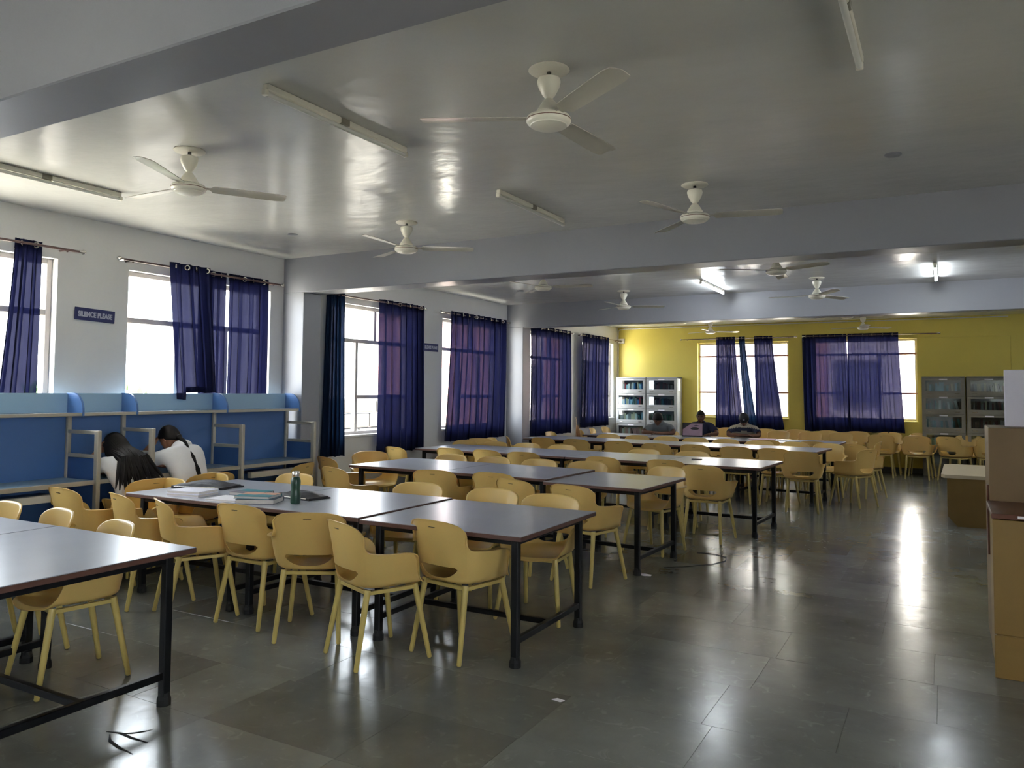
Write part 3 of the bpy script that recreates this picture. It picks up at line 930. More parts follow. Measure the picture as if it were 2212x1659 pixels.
curtain('x', 4.15, 5.00, 4.19, 5.08, .77, 'wide navy curtain starting the second yellow wall window', 7, .022, seed=13, eyes=6)
curtain('x', 5.02, 5.94, 5.02, 6.04, .78, 'wide navy curtain meeting the bare pane near the dark bookcases', 7, .025, seed=14, eyes=5)

# ------------------------------------------------------------------ signs
def sign(yc, zc, w, h, rot, label):
    t = thing('silence_sign', label, 'sign', (0.004, yc, zc), 0, 'silence signs')
    t.rotation_euler = (rot, 0, 0)
    MB().cbox((0, -w / 2, -h / 2), (.012, w / 2, h / 2), .002).obj('board', MT['navy'], t)
    cu = bpy.data.curves.new('txt', 'FONT')
    cu.body = 'SILENCE PLEASE'; cu.size = .062; cu.align_x = 'CENTER'; cu.align_y = 'CENTER'; cu.extrude = .001; cu.offset = .0030
    cu.space_character = 1.02
    to = bpy.data.objects.new('txt', cu); COL.objects.link(to)
    dg = bpy.context.evaluated_depsgraph_get(); dg.update()
    me = bpy.data.meshes.new_from_object(to.evaluated_get(dg))
    bpy.data.objects.remove(to, do_unlink=True)
    xs = [v.co.x for v in me.vertices]; ys = [v.co.y for v in me.vertices]
    kx = w * .86 / (max(xs) - min(xs)); ky = h * .44 / (max(ys) - min(ys))
    mx, my = (max(xs) + min(xs)) / 2, (max(ys) + min(ys)) / 2
    for v in me.vertices:
        x, y, z = v.co
        v.co = (.0128 + z, (x - mx) * kx, (y - my) * ky)
    me.materials.clear(); me.materials.append(MT['sign_text'])
    link(me, 'lettering', t)
sign(4.465, 2.195, .375, .112, -.03, 'navy SILENCE PLEASE sign on the wall between the two nearest windows')
sign(9.70, 2.185, .375, .115, .0, 'navy SILENCE PLEASE sign half covered by a curtain')

# ------------------------------------------------------------------ fans
def make_fan():
    t = thing('ceiling_fan', 'x', 'ceiling fan', (0, 0, HC), 0, 'cream ceiling fans')
    MB().lathe([(.095, -.0005), (.098, -.006), (.09, -.012), (.02, -.013)], 24).obj('ceiling_plate', MT['offwhite'], t, True)
    MB().lathe([(.012, -.03), (.052, -.045), (.056, -.06), (.05, -.085), (.03, -.125), (.016, -.14)], 20).obj('upper_canopy', MT['fan'], t, True)
    MB().tube((0, 0, -.01), (0, 0, -.19), .011).obj('downrod', MT['fan_dark'], t)
    MB().lathe([(.014, -.138), (.03, -.155), (.052, -.19), (.06, -.205), (.058, -.212), (.02, -.214)], 20).obj('lower_canopy', MT['fan'], t, True)
    MB().lathe([(.05, -.208), (.05, -.222)], 20).obj('motor_neck', MT['fan_dark'], t)
    mo = MB().lathe([(.03, -.216), (.075, -.219), (.098, -.226), (.106, -.238), (.106, -.25), (.098, -.262), (.088, -.267), (.086, -.272), (.07, -.279), (.03, -.284), (.004, -.285)], 28).obj('motor', MT['fan'], t, True)
    MB().lathe([(.1068, -.243), (.1072, -.245), (.1068, -.247)], 28).obj('motor_ring', MT['counter_edge'], mo)
    for k in range(3):
        a = 2 * PI * k / 3
        mb = MB()
        prof = [(.10, .018), (.13, .02), (.15, .046), (.30, .052), (.45, .056), (.56, .058), (.60, .05), (.608, .03)]
        vs, fs = [], []
        for r, w in prof:
            tw = math.radians(-13) * (1 - .35 * r / .6) if r > .14 else math.radians(-3)
            for sgn in (-1, -.35, .35, 1):
                cam_ = .006 * (1 - sgn * sgn)
                for dz in (0, .0035):
                    yy = sgn * w
                    z = -.236 + yy * math.sin(tw) + cam_ + dz
                    vs.append((r * math.cos(a) - yy * math.sin(a) * math.cos(tw), r * math.sin(a) + yy * math.cos(a) * math.cos(tw), z))
        for q in range(len(prof) - 1):
            b = q * 8; c = b + 8
            for i in range(3):
                fs.append((b + 2 * i, b + 2 * i + 2, c + 2 * i + 2, c + 2 * i))
                fs.append((b + 2 * i + 1, c + 2 * i + 1, c + 2 * i + 3, b + 2 * i + 3))
            fs.append((b, c, c + 1, b + 1)); fs.append((b + 6, b + 7, c + 7, c + 6))
        fs.append((0, 1, 3, 2)); fs.append((2, 3, 5, 4)); fs.append((4, 5, 7, 6))
        e = (len(prof) - 1) * 8
        fs += [(e, e + 2, e + 3, e + 1), (e + 2, e + 4, e + 5, e + 3), (e + 4, e + 6, e + 7, e + 5)]
        bl = mb.add(vs, fs).obj('blade', MT['fan_blade'], t, True)
    freeze(t)
    return t
fan0 = make_fan()
FANS = [(5.12, 3.41, -35, 'cream ceiling fan hanging largest and nearest the camera'),
        (2.54, 3.45, -62, 'cream ceiling fan nearest the window wall in the first bay, between two tube fittings'),
        (2.50, 5.78, -86, 'cream ceiling fan before the first beam on the window side'),
        (5.16, 5.71, -107, 'cream ceiling fan before the first beam on the aisle side'),
        (2.44, 8.62, -104, 'cream ceiling fan half hidden by the first beam on the window side'),
        (5.21, 8.55, -147, 'cream ceiling fan half hidden by the first beam beside the lit tube'),
        (2.55, 11.06, -92, 'cream ceiling fan before the second beam on the window side'),
        (5.29, 10.92, -60, 'cream ceiling fan before the second beam between the lit tubes'),
        (2.62, 13.75, -70, 'cream ceiling fan mostly hidden behind the second beam on the window side'),
        (5.36, 13.85, -90, 'cream ceiling fan mostly hidden behind the second beam on the aisle side'),
        (2.46, 16.3, -88, 'cream ceiling fan against the yellow wall above the first window'),
        (5.38, 16.4, -78, 'cream ceiling fan against the yellow wall above the second window')]
for k, (x, y, a, lab) in enumerate(FANS):
    rz = math.radians(a)
    if k == 0:
        fan0.location = (x, y, HC); fan0.rotation_euler = (0, 0, rz); fan0['label'] = lab
    else:
        dup(fan0, (x, y, HC), rz, lab)

# ------------------------------------------------------------------ tube lights
def tube_light(x, y0, y1, on, label):
    t = thing('tube_light', label, 'tube light', (x, (y0 + y1) / 2, HC), 0, 'ceiling tube lights')
    h = (y1 - y0) / 2
    MB().cbox((-.018, -h, -.034), (.018, h, -.001), .004).obj('batten', MT['offwhite'], t)
    for s in (-1, 1):
        MB().cbox((-.016, s * h - .012, -.062), (.016, s * h + .012, -.030), .004).obj('end_cap', MT['offwhite'], t)
    MB().tube((0, -h + .012, -.050), (0, h - .012, -.050), .0135, n=12).obj('tube', MT['tube_on'] if on else MT['tube_off'], t, True)
    MB().cbox((-.008, -.035, -.036), (.020, .035, -.0005), .002).obj('clip', MT['case_dark'], t)
tube_light(3.80, 2.90, 4.04, False, 'unlit tube light on the first bay ceiling between the two nearest fans')
tube_light(1.14, 2.78, 3.92, False, 'unlit tube light on the first bay ceiling nearest the window wall')
tube_light(3.815, 5.17, 6.30, False, 'unlit tube light on the ceiling just before the first beam')
tube_light(6.42, 2.78, 3.93, False, 'unlit tube light on the first bay ceiling over the aisle')
tube_light(3.90, 10.40, 11.60, True, 'glowing tube light of the middle bay over the tables')
tube_light(6.66, 10.25, 11.45, True, 'glowing tube light of the middle bay over the aisle')
tube_light(9.30, 13.6, 14.8, True, 'added tube light, out of view, brightening the far bay by the aisle wall')  # unseen lamp, added to brighten the far chairs and floor
tube_light(9.30, 10.25, 11.45, True, 'added tube light, out of view, brightening the middle bay by the aisle wall')  # second added lamp, also out of view, lifts the aisle side
for x, y, lab in ((1.17, 5.71, 'small round ceiling plate near the window wall in the first bay'), (6.47, 5.58, 'small round ceiling plate over the aisle in the first bay'),
                  (1.15, 10.4, 'small round ceiling plate in the middle bay near the windows'), (6.5, 9.2, 'small round ceiling plate in the middle bay over the aisle')):
    tag(MB().lathe([(.05, 0), (.05, -.006), (.042, -.012), (.02, -.014)], 18).obj('ceiling_plate', MT['beam'], None, True, (x, y, HC)), lab, 'ceiling plate')
cc = thing('security_camera', 'small white camera box high in the corner of the yellow wall', 'camera', (.10, YF - .001, 2.74))
MB().cbox((-.07, -.05, -.055), (.07, 0, .055), .006).obj('housing', MT['offwhite'], cc)
MB().tube((0, -.05, -.01), (0, -.075, -.01), .022).obj('lens', MT['fan_dark'], cc)

# ------------------------------------------------------------------ bookcases and books
def bookcase(x0, w, ztop, tiers, m, label, group):
    d = .36
    t = thing('bookcase', label, 'bookcase', (x0, YF - .02 - d, 0), 0, group)
    c = MB()
    c.cbox((0, 0, 0), (.018, d, ztop), .002); c.cbox((w - .018, 0, 0), (w, d, ztop), .002)
    c.box((.018, d - .012, .05), (w - .018, d, ztop)); c.cbox((0, -.004, ztop - .03), (w, d, ztop), .003); c.box((.018, .004, 0), (w - .018, d, .14))
    c.obj('case', m, t)
    th = (ztop - .03 - .14) / tiers
    for k in range(tiers):
        z0 = .14 + k * th; z1 = z0 + th
        MB().box((.018, .02, z0), (w - .018, d - .012, z0 + .012)).obj('shelf', m, t)
        dr = MB()
        wn_ = .055
        dr.cbox((.012, -.016, z0 + .004), (w - .012, .0, z0 + .095), .002)
        dr.cbox((.012, -.016, z1 - .045), (w - .012, .0, z1 - .004), .002)
        dr.cbox((.012, -.016, z0 + .095), (.012 + wn_, .0, z1 - .045), .002); dr.cbox((w - .012 - wn_, -.016, z0 + .095), (w - .012, .0, z1 - .045), .002)
        do = dr.obj('door', m, t)
        MB().box((.06, -.009, z0 + .09), (w - .06, -.006, z1 - .04)).obj('glass', MT['case_glass'], do)
        for hx in (.13, w - .13):
            MB().path([(hx - .04, -.016, z0 + .05), (hx - .035, -.034, z0 + .05), (hx + .035, -.034, z0 + .05), (hx + .04, -.016, z0 + .05)], .005, 6).obj('handle', MT['steel'], do)
        MB().box((w / 2 - .07, -.018, z1 - .036), (w / 2 + .07, -.016, z1 - .012)).obj('label_plate', MT['paper'], do)
    return t, th
def bmat(n, c): return mat('book_' + n, c, .5)
BC = {'white': lin(222, 222, 222), 'blue': lin(52, 112, 178), 'pale blue': lin(150, 188, 212), 'red': lin(178, 40, 50), 'green': lin(52, 96, 82), 'teal': lin(54, 120, 128),
      'cream': lin(206, 192, 160), 'brown': lin(108, 74, 58), 'black': lin(36, 36, 40), 'grey': lin(128, 128, 130), 'pink': lin(204, 150, 150), 'maroon': lin(92, 34, 40)}
BM = {k: bmat(k.replace(' ', '_'), v) for k, v in BC.items()}
bookmesh = {}
def book_things(col):
    if col in bookmesh: return bookmesh[col]
    t = thing('book', 'x', 'book', (0, 0, 0))
    cv = MB()
    cv.box((0, 0, 0), (.08, 1, 1)); cv.box((.92, 0, 0), (1, 1, 1)); cv.box((0, 0, 0), (1, .03, 1))
    cv.obj('cover', BM[col], t)
    MB().box((.08, .03, .02), (.92, .97, .98)).obj('pages', MT['pages'], t)
    freeze(t)
    bookmesh[col] = [t, False]
    return bookmesh[col]
def shelf_books(x0, x1, y, z, hmax, palette, seed, where, group, lean_from=.7):
    rn = random.Random(seed)
    x = x0; nb = 0
    while x < x1 - .05:
        w = rn.uniform(.022, .045); h = hmax * rn.uniform(.72, .98); col = rn.choice(palette)
        lean = 0.0
        if rn.random() < .12: x += .03
        if (x - x0) / (x1 - x0) > lean_from - .2 and rn.random() < .5: lean = rn.uniform(.05, .28)
        e = book_things(col)
        lab = '%s book, %s from the window end, %s' % (col, ORD[nb], where); nb += 1
        if not e[1]:
            e[1] = True; b = e[0]; b['label'] = lab; b['group'] = group
        else:
            b = dup(e[0], (0, 0, 0), 0, lab, group)
        b.location = (x + (h * math.sin(lean) if lean < 0 else 0), y, z); b.scale = (w, .16, h); b.rotation_euler = (0, -lean, 0) if lean > 0 else (0, 0, 0)
        if lean > 0: b.location.x += h * math.sin(lean); 
        x += w * 1.04 + (h * math.sin(lean) * .25 if lean else 0)
bright = ['white', 'blue', 'pale blue', 'teal', 'white', 'cream', 'blue', 'green', 'red', 'grey', 'pale blue']
midp = ['white', 'cream', 'red', 'teal', 'brown', 'pale blue', 'white', 'grey']
dark = ['black', 'green', 'black', 'maroon', 'grey', 'teal', 'brown']
pink = ['pink', 'cream', 'white', 'maroon', 'pink']
ZT = 1.885
CASES = [(.11, .715, MT['case'], 'pale steel bookcase with glass doors in the corner by the windows', 'corner bookcase', [pink, midp, bright, bright], 3),
         (.835, .715, MT['case'], 'pale steel bookcase with glass doors, second from the corner', 'second pale bookcase', [dark, dark, dark, ['black', 'grey', 'maroon', 'black']], 3),
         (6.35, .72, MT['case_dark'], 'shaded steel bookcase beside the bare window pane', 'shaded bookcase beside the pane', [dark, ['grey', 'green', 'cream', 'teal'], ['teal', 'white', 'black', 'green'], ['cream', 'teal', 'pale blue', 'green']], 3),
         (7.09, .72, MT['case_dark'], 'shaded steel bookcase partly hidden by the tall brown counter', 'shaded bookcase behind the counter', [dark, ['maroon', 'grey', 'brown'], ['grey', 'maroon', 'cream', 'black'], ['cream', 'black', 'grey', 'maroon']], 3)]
TN = ['bottom', 'third', 'second', 'top']
ci = 0
for x0, w, m, lab, where, pals, nt_ in CASES:
    t, th = bookcase(x0, w, ZT, 5, m, lab, 'steel bookcases with glass doors')
    for k in range(4):
        z0 = .14 + (k + 1) * th
        shelf_books(x0 + .05, x0 + w - .06, YF - .02 - .36 + .05, z0 + .0125, th - .085, pals[k], ci * 10 + k, '%s shelf down, %s' % (['fourth', 'third', 'second', 'first'][k], where), 'books on the %s shelf of the %s' % (['fourth', 'third', 'second', 'top'][k], where))
    ci += 1
# white paper notice on the side of the second pale bookcase
tag(MB().box((0, 0, 0), (.0015, .12, .26)).obj('paper_notice', MT['paper'], None, False, (1.5505, YF - .30, 1.58)), 'white paper notice stuck on the side of the pale bookcase', 'notice')

# ------------------------------------------------------------------ counters at the aisle
t = thing('reception_counter', 'ochre panelled counter at the photo edge with a dark brown top edge', 'counter', (6.95, 5.22, 0))
MB().cbox((.012, .012, .0), (1.95, .58, .855), .003).obj('body', MT['counter'], t)
MB().cbox((.0, .0, .235), (.155, .014, .855), .003).obj('front_panel', MT['counter'], t)
for k in range(3):
    MB().cbox((.162 + k * .6, .0, .235), (.756 + k * .6, .014, .855), .003).obj('front_panel', MT['counter'], t)
MB().cbox((.0, .0, .0), (1.95, .014, .228), .003).obj('plinth_panel', MT['counter'], t)
MB().cbox((-.004, -.004, .86), (1.96, .60, .888), .003).obj('counter_top', MT['counter_edge'], t)
MB().box((.118, -.0055, .868), (.26, -.004, .882)).obj('name_strip', MT['paper'], t)
t = thing('tall_counter', 'tall plain brown counter panel behind the ochre counter', 'counter', (6.965, 5.84, 0))
MB().cbox((0, 0, 0), (2.0, .5, 1.335), .004).obj('body', MT['counter2'], t)
MB().cbox((-.012, .02, .55), (-.001, .06, .98), .002).obj('edge_strip', MT['counter_edge'], t)
t = thing('display_panel', 'white blank panel standing on the tall brown counter', 'panel', (7.065, 6.02, 1.337))
MB().cbox((0, 0, 0), (.9, .03, .362), .004).obj('board', MT['white'], t)
MB().cbox((.1, -.03, 0), (.2, .06, .012), .002).obj('foot', MT['offwhite'], t)
MB().cbox((.7, -.03, 0), (.8, .06, .012), .002).obj('foot', MT['offwhite'], t)
t = thing('low_desk', 'low ochre desk with a pale rounded top beyond the counters', 'desk', (6.74, 10.68, 0))
MB().prism([(.10, 0), (.9, 0), (.9, .56), (.0, .56), (.0, .12)], 0, .03, 1).obj('front_panel', MT['counter'], t)
MB().prism([(.10, 0), (.9, 0), (.9, .56), (.0, .56), (.0, .12)], .03, 1.5, 1).obj('body', MT['counter'], t)
pts = [(-.045 + .02, -.05), (.95, -.05), (.95, 1.65), (.05, 1.65), (-.045, 1.5), (-.06, .02)]
MB().prism([(-.02, -.04), (.95, -.04), (.95, 1.62), (.05, 1.62), (-.03, 1.5), (-.06, .06)], .561, .60, 2).obj('desk_top', MT['counter_top'], t)

# ------------------------------------------------------------------ things on the second table row
def rot2(p, a): return (p[0] * math.cos(a) - p[1] * math.sin(a), p[0] * math.sin(a) + p[1] * math.cos(a))
def soft_bag(name, L, W, H, label, loc, rz, m, lift=.3):
    n, k = 22, 14
    vs, fs = [], []
    rn = random.Random(len(label))
    for top in (1, 0):
        for j in range(k + 1):
            for i in range(n + 1):
                u, v = i / n * 2 - 1, j / k * 2 - 1
                e = max(0, 1 - abs(u) ** 4) * max(0, 1 - abs(v) ** 4)
                x = u * L / 2 * (1 - .04 * v * v); y = v * W / 2 * (1 - .06 * u * u)
                z = (H * (.35 + .65 * e * (.65 + lift * math.sin(2.2 * u + 1.2) + .15 * math.sin(5 * v + 2 * u))) if top else .0)
                if not top: z = .0
                vs.append((x, y, z))
    N = (n + 1) * (k + 1); W_ = n + 1
    for j in range(k):
        for i in range(n):
            a = j * W_ + i
            fs.append((a, a + 1, a + W_ + 1, a + W_)); fs.append((N + a, N + a + W_, N + a + W_ + 1, N + a + 1))
    for i in range(n):
        fs.append((i, N + i, N + i + 1, i + 1)); a = k * W_ + i; fs.append((a, a + 1, N + a + 1, N + a))
    for j in range(k):
        a = j * W_; fs.append((a, a + W_, N + a + W_, N + a)); a = j * W_ + n; fs.append((a, N + a, N + a + W_, a + W_))
    t = thing(name, label, 'bag', loc, rz)
    MB().add(vs, fs).obj('body', m, t, True)
    MB().path([(-L * .42, -W * .5 + .004, H * .25), (0, -W * .5, H * .3), (L * .42, -W * .5 + .004, H * .25)], .004, 6).obj('zip', MT['steel'], t)
    MB().path([(L * .2, W * .42, H * .4), (L * .4, W * .5, .006), (L * .55, W * .42, .006), (L * .5, W * .2, .006)], .006, 6).obj('strap', MT['leather_black'], t)
    return t
TZ = .7507
soft_bag('document_bag', .48, .26, .055, 'flat black bag on the second table row beside white notebooks', (1.55, 4.46, TZ), .25, MT['leather_black'])
soft_bag('pouch', .40, .20, .05, 'black zipped pouch lying behind the green bottle', (2.60, 4.42, TZ), -.05, MT['leather_black'], .2)
def flat_book(name, L, W, H, loc, rz, m, label, cat='book', split=None):
    t = thing(name, label, cat, loc, rz)
    MB().box((-L / 2 + .004, -W / 2 + .004, .002), (L / 2 - .004, W / 2 - .004, H - .002)).obj('pages', MT['pages'], t)
    c = MB()
    c.box((-L / 2, -W / 2, 0), (L / 2, W / 2, .002)); c.box((-L / 2, -W / 2, H - .002), (L / 2, W / 2, H)); c.box((-L / 2, W / 2 - .003, 0), (L / 2, W / 2, H))
    c.obj('cover', m, t)
    if split:
        MB().prism([(-L / 2, W / 2), (L / 2, W / 2), (L / 2, -W * .02), (L * .1, W * .08), (-.02, -.01), (-L / 2, W * .02)], H, H + .0008, 2).obj('cover_art', split, t)
    return t
flat_book('notebook', .30, .215, .018, (1.83, 4.11, TZ), .15, MT['cover_white'], 'lower white notebook of the pile beside the black bag', 'notebook')
flat_book('notebook', .29, .21, .020, (1.825, 4.115, TZ + .0182), .20, MT['cover_white'], 'upper white notebook of the pile beside the black bag', 'notebook')
flat_book('book', .26, .19, .022, (2.17, 4.36, TZ), .1, MT['cover_grey'], 'grey book with a teal band behind the open notebook', split=MT['teal'])
flat_book('notebook', .27, .20, .014, (2.27, 4.075, TZ), .12, MT['paper'], 'thin white notebook beneath the edge of the teal book', 'notebook')
flat_book('book', .27, .20, .032, (2.54, 4.10, TZ), .45, MT['cover_navy'], 'thick navy book under the teal and peach book')
flat_book('book', .26, .20, .018, (2.51, 4.11, TZ + .0322), .35, MT['teal'], 'teal and peach covered book on top of the navy book', split=MT['peach'])
b = thing('water_bottle', 'dark green water bottle with a steel cap on the second table row', 'bottle', (2.79, 4.185, TZ))
MB().lathe([(.030, 0), (.034, .006), (.034, .07), (.0315, .085), (.0315, .105), (.034, .125), (.034, .155), (.030, .172), (.024, .182), (.024, .186)], 24).obj('body', MT['bottle'], b, True)
MB().lathe([(.0255, .185), (.0262, .188), (.0262, .216), (.024, .221)], 24).obj('cap', MT['steel'], b, True)
tag(MB().tube((4.10, 9.25, TZ + .005), (4.22, 9.28, TZ + .005), .005, n=8).obj('pen', MT['rubber']), 'black pen lying on the fourth table row', 'pen')
# papers and books on the far rows
def sheet(name, L, W, H, x, y, rz, m, label, cat):
    o = MB().cbox((-L / 2, -W / 2, 0), (L / 2, W / 2, H), .001).obj(name, m, None, False, (x, y, TZ), (0, 0, rz))
    return tag(o, label, cat)
sheet('paper_stack', .42, .30, .02, 4.02, 13.72, .1, MT['pink_paper'], 'pinkish paper stack on the sixth table row near the aisle', 'papers')
sheet('paper_stack', .30, .22, .012, 4.46, 13.62, -.2, MT['paper'], 'white papers beside the pinkish stack on the sixth table row', 'papers')
sheet('paper_stack', .30, .22, .014, 3.30, 13.84, .2, MT['paper'], 'white papers beside the laptop on the sixth table row', 'papers')
sheet('paper_sheet', .30, .21, .004, 2.30, 13.90, -.1, MT['paper'], 'white paper sheet before the man in grey', 'papers')
o = MB().cbox((-.12, -.09, 0), (.12, .09, .018), .002).obj('book', MT['pink_paper'], None, False, (4.72, 11.36, .437), (0, 0, .1)); tag(o, 'pinkish book lying on a chair seat at the fifth table row', 'book')
# laptop, lid towards the camera
lp = thing('laptop', 'open laptop with an eye picture on its lid', 'laptop', (2.74, 13.98, TZ), math.radians(8))
MB().cbox((-.18, 0, 0), (.18, .24, .018), .004).obj('base', MT['lid'], lp)
ld = MB().prism([(0, .012), (.012, .012), (.068, .245), (.058, .248)], -.18, .18, 0).obj('lid', MT['lid'], lp)
def lid_pt(u, v, d=.0012): return (u, .0 + (v / .236) * .058 - d * .97, .012 + v * .985 + d * .2)
def lid_shape(poly, d): 
    vs = [lid_pt(u, v, d) for u, v in poly] + [lid_pt(u, v, d - .0006) for u, v in poly]; n = len(poly)
    return MB().add(vs, [tuple(range(n)), tuple(reversed(range(n, 2 * n)))] + [(i, (i + 1) % n, (i + 1) % n + n, i + n) for i in range(n)])
lid_shape([(-.09, .01), (.175, .01), (.175, .225), (-.02, .225), (-.17, .12), (-.17, .01)], .0016).obj('picture', MT['lid_pic'], ld)
lid_shape([(.04 + .075 * math.cos(q * PI / 8), .13 + .03 * math.sin(q * PI / 8) * (1 if q < 8 else .6)) for q in range(16)], .003).obj('eye', MT['lid'], ld)
lid_shape([(-.03, .165), (.06, .185), (.16, .175), (.06, .20)], .003).obj('brow', MT['lid'], ld)
# broom against the wall
br = thing('broom', 'brown straw broom leaning on the wall between the last two curtains', 'broom', (.10, 14.68, 0))
MB().path([(.10, -.02, .35), (.05, 0, .7), (.02, .02, 1.02)], [.016, .016, .012]).obj('handle', MT['bark'], br)
bs = MB(); rn = random.Random(5)
for k in range(60):
    a, r_ = rn.uniform(0, 2 * PI), rn.uniform(0, .09)
    bs.tube((.05 + .02 * math.cos(a), .02 * math.sin(a), .86), (.10 + r_ * math.cos(a), -.02 + r_ * math.sin(a), .42 + rn.uniform(-.04, .04)), .004, .003, 4)
bs.obj('bristles', MT['straw'], br)
# small things on the floor
tag(MB().prism([(-.05, -.02), (.0, -.03), (.055, -.01), (.05, .02), (-.01, .03), (-.045, .015)], 0, .006, 2).obj('paper_scrap', MT['paper'], None, False, (4.50, 6.50, .0005)), 'crumpled white paper scrap at a table leg on the floor', 'scrap')
tag(MB().prism([(-.03, -.01), (.02, -.018), (.035, .008), (-.01, .016)], 0, .003, 2).obj('paper_scrap', MT['paper'], None, False, (5.02, 3.75, .0005)), 'tiny pale scrap on the open floor near the camera', 'scrap')
tag(MB().path([(4.55, 6.85, .003), (4.72, 7.0, .003), (4.88, 7.2, .003), (4.95, 7.4, .003), (4.92, 7.56, .003), (4.80, 7.64, .003), (4.62, 7.64, .003)], .003, 6).obj('floor_cable', MT['rubber']), 'thin dark cable looping on the floor at the third row end', 'cable')

sm = thing('floor_smear', 'dark branched smear on the floor beside the nearest table leg', 'stain', (3.52, 2.44, 0.0003))
def smear(pts, w):
    a = [(x, y + w * (1 - abs(2 * k / (len(pts) - 1) - 1)) / 2 + .002) for k, (x, y) in enumerate(pts)]
    b = [(x, y - w * (1 - abs(2 * k / (len(pts) - 1) - 1)) / 2 - .002) for k, (x, y) in enumerate(pts)]
    return MB().prism(a + b[::-1], 0, .0006, 2)
smear([(-.10, -.02), (-.03, 0), (.06, -.005), (.16, .0)], .014).obj('streak', MT['rubber'], sm)
smear([(-.02, .0), (.02, .03), (.05, .07), (.06, .10)], .018).obj('streak', MT['rubber'], sm)
smear([(-.06, -.03), (.0, -.07), (.09, -.09), (.2, -.10)], .016).obj('streak', MT['rubber'], sm)
# ------------------------------------------------------------------ people
def head_mesh(mb_col):
    """head centred at 0, facing +Y, up +Z; returns MB"""
    mb = MB()
    n, k = 28, 20
    vs, fs = [], []
    for j in range(k + 1):
        ph = PI * j / k
        for i in range(n):
            a = 2 * PI * i / n
            x, y, z = math.sin(ph) * math.cos(a), math.sin(ph) * math.sin(a), math.cos(ph)
            X, Y, Z = x * .076, y * .094, z * .115
            if z < 0:
                t = -z
                X *= 1 - .38 * t ** 1.6
                Y = Y * (1 - .30 * t ** 1.5) + .018 * t
            if y > .6 and abs(z) < .9: Y -= .006 * (y - .6)
            # nose, brow, sockets, lips
            if y > 0:
                Y += .020 * math.exp(-((X / .013) ** 2) - ((Z + .012) / .020) ** 2) + .010 * math.exp(-((X / .010) ** 2) - ((Z - .012) / .018) ** 2)
                Y -= .009 * math.exp(-(((abs(X) - .032) / .016) ** 2) - ((Z - .012) / .012) ** 2)
                Y += .004 * math.exp(-((X / .05) ** 2) - ((Z - .035) / .010) ** 2)
                Y += .006 * math.exp(-((X / .022) ** 2) - ((Z + .052) / .009) ** 2)
                Y += .006 * math.exp(-((X / .022) ** 2) - ((Z + .088) / .014) ** 2)
            vs.append((X, Y, Z))
    for j in range(k):
        for i in range(n):
            q = (i + 1) % n
            fs.append((j * n + i, j * n + q, (j + 1) * n + q, (j + 1) * n + i))
    mb.add(vs, fs)
    for s in (-1, 1):  # ears
        e, f = [], []
        for j in range(7):
            for i in range(10):
                a = 2 * PI * i / 10; p = PI * j / 6
                e.append((s * (.076 + .008 * math.sin(p) * math.cos(a)), -.008 + .018 * math.sin(p) * math.sin(a), .0 + .031 * math.cos(p)))
        for j in range(6):
            for i in range(10):
                q = (i + 1) % 10
                f.append((j * 10 + i, j * 10 + q, (j + 1) * 10 + q, (j + 1) * 10 + i))
        mb.add(e, f)
    return mb

